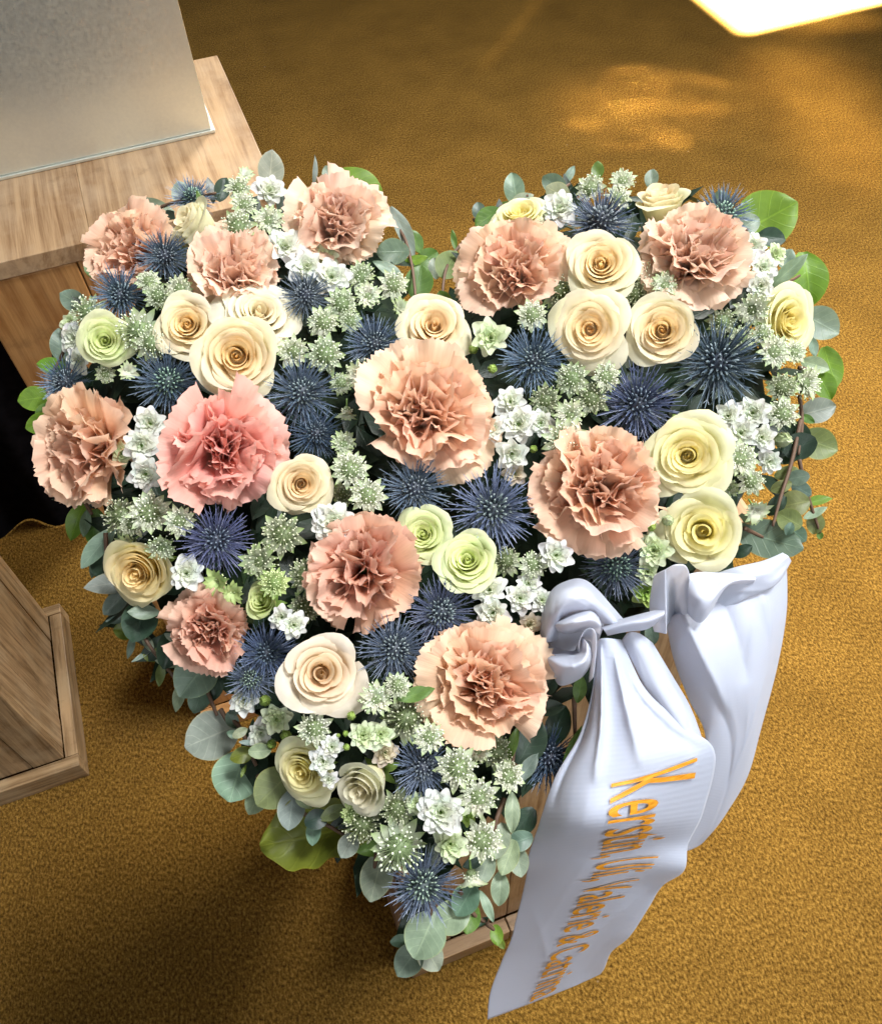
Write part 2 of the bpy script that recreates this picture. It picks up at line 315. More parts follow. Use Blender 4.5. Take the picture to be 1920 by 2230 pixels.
def plinth(x0, y0, h, label, matb, matt, widths_f, widths_s):
    root = tag(link("plinth", None), label, "plinth", "wooden plinths on the carpet"); w = 0.33; t = 0.018
    root.location = (x0 + w / 2, y0 + w / 2, 0)
    def B(n, lo, hi, ax, mt, bw=0.0015): board(n, root, np.array(lo) - [w / 2, w / 2, 0], np.array(hi) - [w / 2, w / 2, 0], ax, mt, bw)
    m_ = MB(); box(m_, (-w/2 + t + .001, -w/2 + t + .001, 0.01), (w/2 - t - .001, w/2 - t - .001, h - 0.02)); link("core", m_.build("core", MAT['gap'], False), root)
    def run(ws, tot):
        s = sum(ws); e = [0]
        for q in ws: e.append(e[-1] + q / s * tot)
        return list(zip(e[:-1], e[1:]))
    g = 0.0006
    for i, (a, b) in enumerate(run(widths_f, w)):
        dz = 0.0 if i in (0, len(widths_f) - 1) else 0.0012
        B("front_board", (a + g, dz, 0.0556), (b - g, t, h - 0.0215), 'z', matb)
        B("back_board", (a + g, w - t, 0.0556), (b - g, w - dz, h - 0.0215), 'z', matb)
    for i, (a, b) in enumerate(run(widths_s, w - 2 * t)):
        dz = 0.0 if i in (0, len(widths_s) - 1) else 0.0012
        B("side_board", (w - t, a + t + g, 0.0556), (w - dz, b + t - g, h - 0.0215), 'z', matb)
        B("side_board", (dz, a + t + g, 0.0556), (t, b + t - g, h - 0.0215), 'z', matb)
    for a, b in run((0.40, 0.60), w + 0.004):
        B("top_board", (a - 0.002 + 0.0001, -0.002, h - 0.02), (b - 0.002 - 0.0001, w + 0.002, h), 'y', matt, 0.0008)
    f = 0.025; k = 0.055
    B("skirting", (-f, -f, 0.001), (0.15, -0.001, k), 'x', matb); B("skirting", (0.152, -f, 0.001), (w + f, -0.001, k), 'x', matb)
    B("skirting", (-f, w + .001, 0.001), (w + f, w + f, k), 'x', matb)
    B("skirting", (-f, 0, 0.001), (-.001, w, k), 'y', matb); B("skirting", (w + .001, 0, 0.001), (w + f, w, k), 'y', matb)
    return root
plinth(-0.2235, 0.8526, 1.10, "wooden plinth carrying the grey metal box", MAT['woodwarm'], MAT['wood'], (0.33, 0.34, 0.33), (0.06, 0.21, 0.06))
plinth(-0.8385, 0.8506, 1.10, "pale wooden plinth standing alone at the left edge", MAT['woodold'], MAT['wood'], (0.06, 0.10, 0.12, 0.06), (0.07, 0.20, 0.05))
plinth(0.0123, 0.2984, 1.10, "wooden plinth under the flower heart", MAT['wood'], MAT['wood'], (0.055, 0.10, 0.12, 0.055), (0.06, 0.21, 0.06))

rt = tag(link("metal_box", None), "grey zinc metal box standing on the wooden plinth at top left", "metal box")
bx0, bx1, by0, by1, bz, bh = -0.215, 0.0655, 1.0045, 1.168, 1.1005, 0.42
rt.location = ((bx0 + bx1) / 2, (by0 + by1) / 2, bz)
def rel(p): return (p[0] - rt.location[0], p[1] - rt.location[1], p[2] - rt.location[2])
for nm, lo, hi in [("front_panel", (bx0, by0, bz + .004), (bx1, by0 + .0016, bz + bh)), ("back_panel", (bx0, by1 - .0016, bz + .004), (bx1, by1, bz + bh)),
                   ("side_panel", (bx0, by0 + .0018, bz + .004), (bx0 + .0016, by1 - .0018, bz + bh)), ("side_panel", (bx1 - .0016, by0 + .0018, bz + .004), (bx1, by1 - .0018, bz + bh)),
                   ("base_plate", (bx0 - .004, by0 - .003, bz), (bx1 + .004, by1 + .003, bz + .0035))]:
    m_ = MB(); box(m_, rel(lo), rel(hi)); o = link(nm, m_.build(nm, MAT['steel'], False), rt); bevel(o, 0.0006)

# black draped cloth standing behind the plinths
G = np.zeros((14, 60, 3))
for i in range(14):
    for j in range(60):
        s = j / 59; x = lerp(-1.25, -0.27, s); y = 1.50 + 0.018 * math.sin(s * 46) + 0.012 * math.sin(s * 19 + 1)
        z = [0.004, 0.05, 0.12, 0.2, 0.3, 0.4, 0.5, 0.6, 0.68, 0.72, 0.74, 0.745, 0.745, 0.745][i]
        y += 0.03 * (1 - z / 0.745) * -0.6 + (0.0, 0, 0, 0, 0, 0, 0, 0, 0, 0.008, 0.03, 0.12, 0.3, 0.45)[i]
        G[i, j] = (x, y, z)
o = link("draped_cloth", grid_mesh("draped_cloth", G - np.array([-0.76, 1.5, 0]), MAT['black']))
o.location = (-0.76, 1.5, 0); tag(o, "black cloth hanging to the carpet behind the plinths", "cloth")

# ------------------------------------------------------------------ flower meshes
rng = random.Random(7)
def rose_petals(seed, N, op, H, rmax=0.94, w0=125, w1=56):
    r = random.Random(seed); out = []
    for i in range(N):
        t = i / (N - 1); ph = i * 2.39996 + r.uniform(-.3, .3)
        Rt = 0.055 + (rmax - .055) * t ** 1.02 * r.uniform(.95, 1.05); W = math.radians(lerp(w0, w1, t ** .6)) * r.uniform(.9, 1.12)
        zt = H * (1.0 + .05 * math.sin(min(1, t * 1.6) * math.pi)) - op * 0.50 * max(0, t - .40) ** 1.2 + r.uniform(-.03, .03)
        curl = (0.035 + 0.05 * min(1, t * 3) + 0.17 * op * t ** 1.6) * r.uniform(.6, 1.25); tipk = r.uniform(.02, .13) * t; ph2 = r.uniform(0, 6); lean = r.uniform(-.07, .07); skew = r.uniform(-.06, .06)
        cone = min(1, .15 + t * .62) * (.35 + .65 * op); shut = max(0, 1 - t / .16) * .75; nv, nu = 10, 13; G = np.zeros((nv, nu, 3))
        for a in range(nv):
            v = a / (nv - 1)
            for b in range(nu):
                u = b / (nu - 1) * 2 - 1; au = abs(u)
                edge = 1 - 0.20 * au ** 2.6 + tipk * (1 - au) ** 2.5 + .02 * math.sin(5 * u + ph2)
                vv = v * edge
                q = min(vv, 1); rr = 0.05 + (Rt - .05) * lerp(1 - (1 - q) ** 2.4, q ** .95, cone); rr *= 1 - shut * q ** 3
                z = zt * vv ** (1.0 - 0.22 * cone)
                L = max(0, (vv - .74) / .26); rr += curl * L ** 1.6 * (1 + .6 * au * au) * (1 - shut); z -= curl * .95 * L ** 2.4 * (1 + .9 * au ** 3)
                rr *= 1 + 0.075 * u + (0.03 * math.sin(2.5 * u + ph2) + skew * u * u) * v
                z += 0.022 * math.sin(3.5 * u + ph2) * v * (0.3 + t) + lean * u * v
                an = ph + u * W * (0.30 + 0.70 * math.sin(math.pi * .5 * min(1, vv * 1.5)))
                G[a, b] = (rr * math.cos(an), rr * math.sin(an), z)
        out.append((t, grid_mesh("petal", G, MAT['rose'])))
    return out
ROSE = {'o': [rose_petals(s, 26, o_, 1.02) for s, o_ in ((1, .60), (2, .48), (3, .70), (9, .42), (15, .55))], 'm': [rose_petals(s, 17, 0.62, 1.08) for s in (4, 5)],
        'b': [rose_petals(s, 14, 0.40, 1.45, 0.80, 130, 70) for s in (6, 8)]}
def carnation_petals(seed, N=38):
    r = random.Random(seed); out = []
    a0 = r.uniform(0, 6.28); clumps = [(a0 + k * 1.57 + r.uniform(-.5, .5), r.uniform(.10, .34)) for k in range(4)]
    for i in range(N):
        t = i / (N - 1); ph = i * 2.39996 + r.uniform(-.45, .45); off = np.zeros(3); roll = 0.0
        if t < .55:
            ca, cr = clumps[i % 4]; off = np.array([math.cos(ca) * cr, math.sin(ca) * cr, 0]); roll = r.uniform(-.6, .6)
            ph = ca + (i // 4) * 1.9 + r.uniform(-.5, .5)
        th0 = math.radians(lerp(4, 97, t ** 1.2) + r.uniform(-16, 16)); L = lerp(.70, 1.04, t ** .7) * (r.uniform(.68, 1.12) if t > .55 else r.uniform(.84, 1.12))
        Wd = lerp(.38, .66, t) * r.uniform(.75, 1.2); A = lerp(.15, .075, t) * r.uniform(.6, 1.4); kf = r.uniform(.8, 1.7) * (1.2 if t < .5 else 1); p1 = r.uniform(0, 6.28); p2 = r.uniform(0, 6.28)
        fold = r.uniform(-.45, .6) * (1 - t * .6); curlb = r.uniform(-.3, .7) * t; nv, nu = 10, 29
        teeth = [r.uniform(.005, .055) if (b % 2) else r.uniform(-.015, .015) for b in range(nu)]
        path = [(0.05 + .05 * t, 0.0)]; steps = nv - 1
        ths = []
        for a in range(steps):
            v = (a + .5) / steps; th = th0 * (.18 + .82 * v ** .9) + curlb * max(0, v - .6); ths.append(th)
            path.append((path[-1][0] + math.sin(th) * L / steps, path[-1][1] + math.cos(th) * L / steps))
        ths.append(ths[-1])
        G = np.zeros((nv, nu, 3)); er = np.array([math.cos(ph), math.sin(ph), 0]); el = np.array([-math.sin(ph), math.cos(ph), 0]); ez = np.array([0, 0, 1.0])
        for a in range(nv):
            v = a / (nv - 1)
            for b in range(nu):
                u = b / (nu - 1) * 2 - 1
                k = max(0, (v - .72) / .28); shrink = 1 - .22 * u * u * v - teeth[b] * k * k
                s = v * shrink * (nv - 1); ia = min(int(s), nv - 2); fr = s - ia
                pr = lerp(path[ia][0], path[ia + 1][0], fr); pz = lerp(path[ia][1], path[ia + 1][1], fr); th = lerp(ths[ia], ths[ia + 1], fr)
                w = Wd * (0.10 + 0.90 * v ** .85)
                nn = er * -math.cos(th) + ez * math.sin(th)
                d = A * v ** 1.4 * (math.sin(kf * math.pi * u + p1) + .40 * math.sin(3.4 * kf * math.pi * u + p2) * k * k) + fold * abs(u) ** 1.5 * v * .35 + math.sin(roll) * u * w * .8
                G[a, b] = er * pr + ez * pz + el * (u * w * math.cos(roll) * (1 - .2 * abs(fold))) + nn * d + off * v
        out.append((t, grid_mesh("petal", G, MAT['carnation'])))
    return out
CARN = [carnation_petals(s) for s in (11, 12, 13, 14)]
def thistle_mesh(seed):
    r = random.Random(seed); mb = MB()
    def blade(o, d, L, w, side):
        d = nrm(d); up = nrm(side); n = nrm(np.cross(d, up)); up = np.cross(n, d)
        bend = r.uniform(-.10, .12)
        st = [0, .3, .62, 1.0]; ws = [w * .7, w, w * .65, 0.002]
        V = []; U = []
        for s, ww in zip(st, ws):
            c = o + d * L * s + up * bend * L * s * s
            V += [c - n * ww + up * ww * .4, c - up * ww * .3, c + n * ww + up * ww * .4]; U += [(0, s), (.5, s), (1, s)]
        Fc = []
        for k in range(3):
            for j in range(2): a = k * 3 + j; Fc.append((a, a + 1, a + 4, a + 3))
        mb.add(V, Fc, U)
        for s in (0.30, .50, .70):
            for sg in (-1, 1):
                if r.random() < .38: continue
                c = o + d * L * s + up * bend * L * s * s; l = L * r.uniform(.14, .24) * (1.15 - s * .6)
                tip = c + (d * .95 + n * sg * .55 + up * r.uniform(-.1, .35)) * l
                mb.add([c - d * w * .9, c + d * w * .9 + up * w * .2, tip], [(0, 1, 2)], [(.5, s * .8), (.5, s * .8), (.5, 1)])
    for (n, e0, e1, l0, l1, h) in ((24, -28, 2, .74, .98, .05), (34, 2, 28, .78, 1.05, .10), (32, 25, 52, .62, .90, .20), (20, 48, 74, .40, .62, .34)):
        for i in range(n):
            az = 2 * math.pi * (i + r.uniform(-.4, .4)) / n; el = math.radians(r.uniform(e0, e1))
            er = np.array([math.cos(az), math.sin(az), 0]); d = er * math.cos(el) + np.array([0, 0, math.sin(el)])
            blade(er * .16 + np.array([0, 0, h]), d, r.uniform(l0, l1) - .12, r.uniform(.017, .030), np.array([0, 0, 1.0]) * math.cos(el) - er * math.sin(el))
    return mb.build("spiny_bracts", MAT['spine'])
def thistle_cone(seed):
    r = random.Random(seed); mb = MB(); n, m_ = 12, 7; V = []
    for a in range(m_):
        th = a / (m_ - 1) * math.pi * .62
        for b in range(n): V.append((math.sin(th) * .30 * math.cos(2 * math.pi * b / n), math.sin(th) * .30 * math.sin(2 * math.pi * b / n), .10 + math.cos(th) * .38))
    Fc = [(a * n + b, a * n + (b + 1) % n, (a + 1) * n + (b + 1) % n, (a + 1) * n + b) for a in range(m_ - 1) for b in range(n)]
    mb.add(V, Fc, [(0, 0)] * len(V))
    N = 78
    for i in range(N):
        th = math.acos(1 - (i + .5) / N * 1.15); ph = i * 2.39996; c = np.array([math.sin(th) * .30 * math.cos(ph), math.sin(th) * .30 * math.sin(ph), .10 + math.cos(th) * .38])
        d = nrm([math.sin(th) * math.cos(ph) * 1.1, math.sin(th) * math.sin(ph) * 1.1, math.cos(th) * .8 + .15]); R = frame(d, r.random()); q = .030; L = r.uniform(.07, .10)
        ring = [c + R @ np.array([q * math.cos(k * 2.094), q * math.sin(k * 2.094), 0]) for k in range(3)]
        ring2 = [c + d * L + R @ np.array([q * .95 * math.cos(k * 2.094), q * .95 * math.sin(k * 2.094), 0]) for k in range(3)]
        mb.add(ring + ring2 + [c + d * (L + .028)], [(0, 1, 4, 3), (1, 2, 5, 4), (2, 0, 3, 5), (3, 4, 6), (4, 5, 6), (5, 3, 6)], [(0, .35)] * 3 + [(0, .7)] * 3 + [(0, 1)])
        if r.random() < .55:
            s = c + R @ np.array([q, 0, 0]); e = s + d * (L + r.uniform(.10, .18)); w = R @ np.array([0, .008, 0]); mb.add([s - w, s + w, e], [(0, 1, 2)], [(0, .6), (0, .6), (0, 1)])
    return mb.build("cone", MAT['cone'])
THIS = [(thistle_mesh(s), thistle_cone(s)) for s in (21, 22, 23, 24)]
def ico():
    p = (1 + 5 ** .5) / 2; V = [(-1,p,0),(1,p,0),(-1,-p,0),(1,-p,0),(0,-1,p),(0,1,p),(0,-1,-p),(0,1,-p),(p,0,-1),(p,0,1),(-p,0,-1),(-p,0,1)]
    Fc = [(0,11,5),(0,5,1),(0,1,7),(0,7,10),(0,10,11),(1,5,9),(5,11,4),(11,10,2),(10,7,6),(7,1,8),(3,9,4),(3,4,2),(3,2,6),(3,6,8),(3,8,9),(4,9,5),(2,4,11),(6,2,10),(8,6,7),(9,8,1)]
    return np.array(V) / math.sqrt(1 + p * p), Fc
IV, IF = ico()
def astrantia_parts(seed, nb=13, el0=14, dense=76, wide=1.0, ps=1.0):
    r = random.Random(seed); br = []
    for i in range(nb):
        az = 2 * math.pi * (i + r.uniform(-.18, .18)) / nb; el = math.radians(el0 + (10 if i % 2 else 0) + r.uniform(-8, 8)); L = r.uniform(.82, 1.0); w = r.uniform(.15, .20) * wide
        er = np.array([math.cos(az), math.sin(az), 0]); et = np.array([-math.sin(az), math.cos(az), 0]); ez = np.array([0, 0, 1.0]); nv, nu = 6, 5; G = np.zeros((nv, nu, 3)); tw = r.uniform(-.3, .3)
        for a in range(nv):
            v = a / (nv - 1); prof = (math.sin(math.pi * (v * .84 + .16)) ** .8) if v < 1 else 0.0; e = el * (1.25 - .7 * v)
            c = er * (.10 + (L - .10) * v) * math.cos(e) + ez * ((L * v) * math.sin(e) + .02)
            for b in range(nu):
                u = b / (nu - 1) * 2 - 1; G[a, b] = c + et * u * w * prof + ez * (.05 * u * u * prof + tw * u * w * prof)
        br.append(grid_mesh("bract", G, MAT['bract']))
    mb = MB(); mb.add(IV * np.array([.46, .46, .34]) * ps + np.array([0, 0, .10]), IF, [(0, 0)] * 12)
    for i in range(dense):
        th = math.acos(1 - (i + .5) / dense * .92); ph = i * 2.39996 + r.uniform(-.2, .2)
        d = nrm([math.sin(th) * math.cos(ph), math.sin(th) * math.sin(ph), math.cos(th) * .8 + .12]); L = r.uniform(.60, .80) * ps; s = d * .16 * ps + np.array([0, 0, .06]); e = s + d * (L - .16 * ps)
        R = frame(d); q = .012
        rg = [s + R @ np.array([q * math.cos(k * 2.094), q * math.sin(k * 2.094), 0]) for k in range(3)]; rg2 = [e + R @ np.array([q * math.cos(k * 2.094), q * math.sin(k * 2.094), 0]) for k in range(3)]
        mb.add(rg + rg2, [(0, 1, 4, 3), (1, 2, 5, 4), (2, 0, 3, 5)], [(0, .2)] * 3 + [(0, .62)] * 3)
        kr = r.uniform(.032, .044); K = (IV * np.array([kr, kr, kr * 1.25])) @ R.T + e; mb.add(K, IF, [(0, .84 + .16 * max(0, z)) for z in IV[:, 2]])
        if r.random() < .3:
            tip = e + d * r.uniform(.06, .12) + R @ np.array([r.uniform(-.04, .04), r.uniform(-.04, .04), 0]); w = R @ np.array([.007, 0, 0]); mb.add([e - w, e + w, tip], [(0, 1, 2)], [(0, .9)] * 3)
    return br, mb.build("pin_florets", MAT['pins'])
ASTR = [astrantia_parts(s, nb, e) for s, nb, e in ((31, 13, 12), (32, 11, 26), (33, 14, 36), (34, 10, 18), (37, 14, 52))]
ASTRC = astrantia_parts(35, 13, 66, 30, 1.25, .55)      # bell seen from the side, bracts closed up
ASTRB = astrantia_parts(36, 13, -30, 64)           # pincushion with the bracts turned back
def floret_petals(seed, N, close=0.0):
    r = random.Random(seed); out = []
    for i in range(N):
        t = (i + .3) / N; ph = i * 2.39996 + r.uniform(-.25, .25); th0 = math.radians(lerp(14, 104, t ** .7) + r.uniform(-9, 9)); L = lerp(.40, 1.0, t ** .75) * r.uniform(.88, 1.08)
        W = lerp(.22, .40, t) if not close else .30; nv, nu = 7, 7; G = np.zeros((nv, nu, 3)); er = np.array([math.cos(ph), math.sin(ph), 0]); el = np.array([-math.sin(ph), math.cos(ph), 0]); pr, pz = .04, 0.0
        cup = r.uniform(.02, .10); wv = r.uniform(-.08, .08); p1 = r.uniform(0, 6)
        for a in range(nv):
            v = a / (nv - 1); th = th0 * (.45 + .55 * v ** .8)
            if close: th = math.radians(lerp(72, -58 - 14 * t, v)); L = .95 + .1 * t
            if a: pr += math.sin(th) * L / (nv - 1); pz += math.cos(th) * L / (nv - 1)
            w = W * max(.05, math.sin(math.pi * (v * .70 + .13)) ** .5) * (1 - .22 * max(0, v - .8) / .2)
            nn = er * -math.cos(th) + np.array([0, 0, math.sin(th)]); tt = er * math.sin(th) + np.array([0, 0, math.cos(th)])
            for b in range(nu):
                u = b / (nu - 1) * 2 - 1
                p = er * pr + np.array([0, 0, pz]) + el * u * w + nn * (cup * u * u + wv * u * v + .02 * math.sin(3 * u + p1) * v) - tt * (.24 * u * u * v)
                if close: p += nn * .22 * u * u * math.sin(math.pi * v)
                G[a, b] = p
        out.append((t, grid_mesh("petal", G, MAT['white'])))
    return out
FLOR = [floret_petals(s, n) for s, n in ((41, 26), (42, 22), (43, 30))]
FLORD = floret_petals(48, 44)
BUD = [floret_petals(s, 8, 1.0) for s in (45, 46)]
def stem_mesh(L, r0): mb = MB(); tube(mb, [(0, 0, -L), (0, 0, -L * .5), (0, 0, .08)], [r0 * .8, r0 * .8, r0 * 1.4], 6); return mb.build("stem", MAT['greenstem'])
STEM = stem_mesh(0.55, 0.06)
def calyx_mesh():
    mb = MB()
    for i in range(5):
        az = i * 1.2566; er = np.array([math.cos(az), math.sin(az), 0]); et = np.array([-math.sin(az), math.cos(az), 0]); V = []; U = []
        for a in range(5):
            v = a / 4; c = er * (.06 + .62 * v) + np.array([0, 0, .02 + .30 * v - .38 * v * v]); w = .16 * math.sin(math.pi * (.2 + .8 * v)) if a < 4 else .004
            V += [c - et * w, c + np.array([0, 0, -.03]), c + et * w]; U += [(0, v), (.5, v), (1, v)]
        mb.add(V, [(k * 3 + j, k * 3 + j + 1, k * 3 + j + 4, k * 3 + j + 3) for k in range(4) for j in range(2)], U)
    return mb.build("sepals", MAT['leaf'])
CALYX = calyx_mesh()
def core_mesh():
    mb = MB(); n, m_ = 14, 9; V = []; U = []
    for a in range(m_):
        th = a / (m_ - 1) * math.pi * .5
        for b in range(n):
            q = 2 * math.pi * b / n; rr = .30 * math.sin(th) * (1 + .10 * math.sin(3 * q + 2 * th)); V.append((rr * math.cos(q), rr * math.sin(q), .25 + .46 * math.cos(th) + .02 * math.sin(2 * q))); U.append((b / n, .62))
    mb.add(V, [(a * n + b, a * n + (b + 1) % n, (a + 1) * n + (b + 1) % n, (a + 1) * n + b) for a in range(m_ - 1) for b in range(n)], U); return mb.build("core", MAT['rose'])
CORE = core_mesh()

# ------------------------------------------------------------------ placing flowers on the heart
def place(name, px, py, dia, ax, ay, lift, zb, fudge, spin, cf=1.0):
    P, t = hit(px, py, lift); s = dia * 0.5 * t / F * fudge
    v = nrm(-(M.T @ ray(px, py)))                    # towards the camera, camera frame
    w = nrm(M @ (v * cf + np.array([ax, ay, 0]))); R = frame(w, spin) * s
    o = link(name, None); o.empty_display_size = 0.01; m4 = Matrix.Identity(4)
    base = P - w * s * zb
    for r in range(3):
        for c in range(3): m4[r][c] = R[r, c]
        m4[r][3] = base[r]
    o.matrix_world = m4; return o
def jit(c, a, r): return tuple(max(0, min(1, x * (1 + r.uniform(-a, a)))) for x in c)
LAND = []   # landmarks for the labels of the small flowers
PEACH, PINK, BROWN, BLUSH = (0.90, 0.585, 0.405), (0.93, 0.44, 0.38), (0.82, 0.47, 0.34), (0.90, 0.64, 0.49)
CARNS = [  # x, y, dia, ax, ay, lift, colour, label, short
 (283,540,215,-.75,.55,.004,PEACH,"peach carnation turned away at the left shoulder, above the wooden edge","the shoulder carnation"),
 (507,585,235,.0,.75,.006,BLUSH,"pale peach carnation just above the trio of cream roses at left","the carnation above the left rose trio"),
 (730,482,245,.05,.45,.010,BLUSH,"pale peach carnation topmost on the left lobe","the top left carnation"),
 (1112,585,250,-.15,.45,.010,PEACH,"apricot carnation beside the cleft of the heart, left of a cream rose","the apricot carnation by the cleft"),
 (1509,560,260,.25,.30,.010,BLUSH,"dusty blush carnation highest on the right lobe","the blush carnation on the right lobe"),
 (190,972,300,-.62,.10,.004,PEACH,"peach carnation bulging over the left edge of the heart","the left edge carnation"),
 (484,980,305,.0,.12,.016,PINK,"deep pink carnation, the pinkest of all","the pink carnation"),
 (928,896,305,.05,.12,.014,PEACH,"large peach carnation in the middle below the cleft","the central carnation"),
 (1298,1065,300,.05,.05,.014,PEACH,"large peach carnation left of the two pale yellow roses","the carnation beside the yellow roses"),
 (794,1245,290,-.03,.0,.008,BROWN,"tightly ruffled brownish pink carnation below a white floret","the brownish carnation"),
 (455,1372,215,-.30,-.10,.006,BROWN,"small tawny carnation with browned petals at the lower left edge","the tawny carnation"),
 (1056,1487,290,.08,-.05,.014,PEACH,"sandy peach carnation left of the ribbon bow","the carnation beside the ribbon"),
]
CREAM, PALEY, GREENY, YEL = ((.93,.85,.64),(.97,.71,.30)), ((.90,.89,.57),(.94,.83,.28)), ((.78,.86,.48),(.76,.85,.34)), ((.93,.83,.46),(.96,.72,.26))
ROSES = [  # x, y, dia, ax, ay, lift, form, colours, label, short
 (423,492,150,-1.2,.9,.006,'b',((.84,.82,.62),(.86,.78,.48)),"greenish white rose lying on its side, below the top left thistle","the sideways white rose"),
 (409,709,150,-.20,.25,.010,'o',CREAM,"cream rose at left in the left trio of roses","the left rose of the left trio"),
 (563,687,170,.05,.55,.008,'o',((.88,.84,.70),(.88,.76,.48)),"ivory rose at upper right in the left trio of roses","the upper rose of the left trio"),
 (515,775,200,.0,.15,.018,'o',CREAM,"large cream rose at the bottom of the left trio","the big rose of the left trio"),
 (230,742,122,-.25,.05,.008,'o',GREENY,"pale green rose near the left edge, above the left edge carnation","the pale green rose near the left edge"),
 (944,715,160,.0,.50,.008,'o',((.88,.78,.56),(.90,.64,.30)),"fully opened cream rose in the cleft above the central carnation","the open rose in the cleft"),
 (1308,578,165,.02,.30,.016,'o',CREAM,"cream rose at the top of the right trio","the top rose of the right trio"),
 (1284,717,172,.0,.08,.018,'o',CREAM,"round cream rose at lower left of the right trio","the lower left rose of the right trio"),
 (1441,720,165,.05,.12,.018,'o',CREAM,"round cream rose at lower right of the right trio","the lower right rose of the right trio"),
 (1437,452,150,.0,1.7,.006,'b',((.84,.80,.50),(.88,.70,.46)),"yellow green rose seen from the side behind the blush carnation","the sideways rose at the top right"),
 (1130,468,130,-.2,1.1,.000,'o',PALEY,"pale yellow rose half hidden behind the apricot carnation","the half hidden yellow rose"),
 (1714,700,160,.75,.10,.002,'o',PALEY,"pale yellow rose facing outward on the right edge","the right edge rose"),
 (1497,993,198,.02,.05,.016,'o',PALEY,"big pale yellow rose, upper of the two above the ribbon","the upper yellow rose"),
 (1530,1157,192,.05,.0,.018,'m',PALEY,"big pale yellow rose touching the ribbon","the lower yellow rose"),
 (655,1054,134,.0,.05,.012,'o',((.88,.78,.54),(.86,.60,.26)),"small cream rose right of the pink carnation","the small rose beside the pink carnation"),
 (922,1164,128,-.22,.25,.008,'o',GREENY,"pale green rose, left one of the middle pair","the left green rose"),
 (1018,1222,138,.0,.30,.012,'o',GREENY,"pale green rose, right one of the middle pair","the right green rose"),
 (700,1467,196,.05,.05,.016,'m',((.88,.78,.64),(.88,.66,.38)),"large half open ivory rose above the lower left eucalyptus","the half open ivory rose"),
 (305,1243,165,-.5,-.45,.006,'o',YEL,"butter yellow rose hanging over the left edge","the butter yellow rose"),
 (663,1677,150,-.5,-.5,.006,'o',PALEY,"pale yellow rose drooping over the lower left edge","the drooping yellow rose"),
 (793,1714,155,-.65,-.6,.008,'b',((.84,.84,.68),(.84,.78,.54)),"white half closed rose near the lower tip","the white rose near the tip"),
 (575,1308,92,-.5,.2,.006,'b',((.66,.78,.30),(.64,.74,.26)),"small lime green rosebud above the tawny carnation","the lime rosebud"),
]
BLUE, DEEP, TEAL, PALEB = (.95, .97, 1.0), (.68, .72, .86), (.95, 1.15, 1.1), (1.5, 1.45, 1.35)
THIST = [
 (420,430,115,.0,.8,-.002,TEAL,"blue thistle peeking out highest on the left lobe","the topmost left thistle"),
 (357,557,130,-.15,.15,.006,BLUE,"blue thistle right of the shoulder carnation","the thistle by the shoulder carnation"),
 (262,643,140,-.25,.05,.006,BLUE,"blue thistle below the shoulder carnation","the thistle below the shoulder carnation"),
 (140,833,135,-.65,.1,.002,BLUE,"light blue thistle sticking out at the left edge","the left edge thistle"),
 (365,832,165,-.1,.2,-.002,TEAL,"greenish thistle left of the large cream rose of the left trio","the greenish thistle"),
 (665,643,130,.0,.25,.008,BLUE,"slate blue thistle below the white florets of the left lobe","the thistle below the left lobe florets"),
 (815,750,145,.0,.2,.008,BLUE,"blue thistle left of the open rose in the cleft","the thistle left of the cleft rose"),
 (656,855,170,.0,.15,.006,BLUE,"dark blue thistle right of the large rose of the left trio","the thistle right of the left trio"),
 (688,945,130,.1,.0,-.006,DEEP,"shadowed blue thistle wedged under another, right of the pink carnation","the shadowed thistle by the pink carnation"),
 (1308,480,170,.0,.65,.010,BLUE,"violet blue thistle above the top rose of the right trio","the thistle above the right trio"),
 (1162,785,165,.0,.15,.008,BLUE,"blue thistle left of the round cream rose","the thistle left of the right trio"),
 (1562,790,215,.03,.1,.012,BLUE,"largest thistle, on the right lobe below the blush carnation","the largest thistle"),
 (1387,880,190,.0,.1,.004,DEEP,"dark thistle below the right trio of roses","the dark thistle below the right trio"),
 (1572,468,150,.2,.55,-.002,TEAL,"teal thistle half hidden behind the blush carnation","the half hidden teal thistle"),
 (903,1065,165,.0,.05,.006,BLUE,"blue thistle below the central carnation","the thistle below the central carnation"),
 (1072,1110,200,.0,.05,.010,BLUE,"big blue thistle in the middle, left of the carnation by the yellow roses","the big middle thistle"),
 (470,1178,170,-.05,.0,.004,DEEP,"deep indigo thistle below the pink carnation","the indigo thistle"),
 (959,1333,165,.0,.0,.006,BLUE,"blue thistle below the pair of green roses","the thistle below the green roses"),
 (858,1416,170,.0,.0,.008,BLUE,"bright blue thistle right of the half open ivory rose","the thistle right of the ivory rose"),
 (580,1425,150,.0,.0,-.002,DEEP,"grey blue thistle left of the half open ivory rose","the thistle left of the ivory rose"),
 (546,1480,115,-.1,-.1,.006,PALEB,"small pale thistle with a green heart at the lower left","the pale green hearted thistle"),
 (920,1672,150,.0,-.05,.002,BLUE,"blue thistle left of the big star flower near the tip","the thistle near the tip"),
 (1340,1233,165,.0,.0,.002,TEAL,"green hearted thistle just above the ribbon bow","the green hearted thistle"),
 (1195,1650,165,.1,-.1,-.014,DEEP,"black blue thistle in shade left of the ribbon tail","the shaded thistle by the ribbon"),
 (920,1931,175,.0,-.35,.004,PALEB,"pale silver blue thistle at the very tip of the heart","the tip thistle"),
]
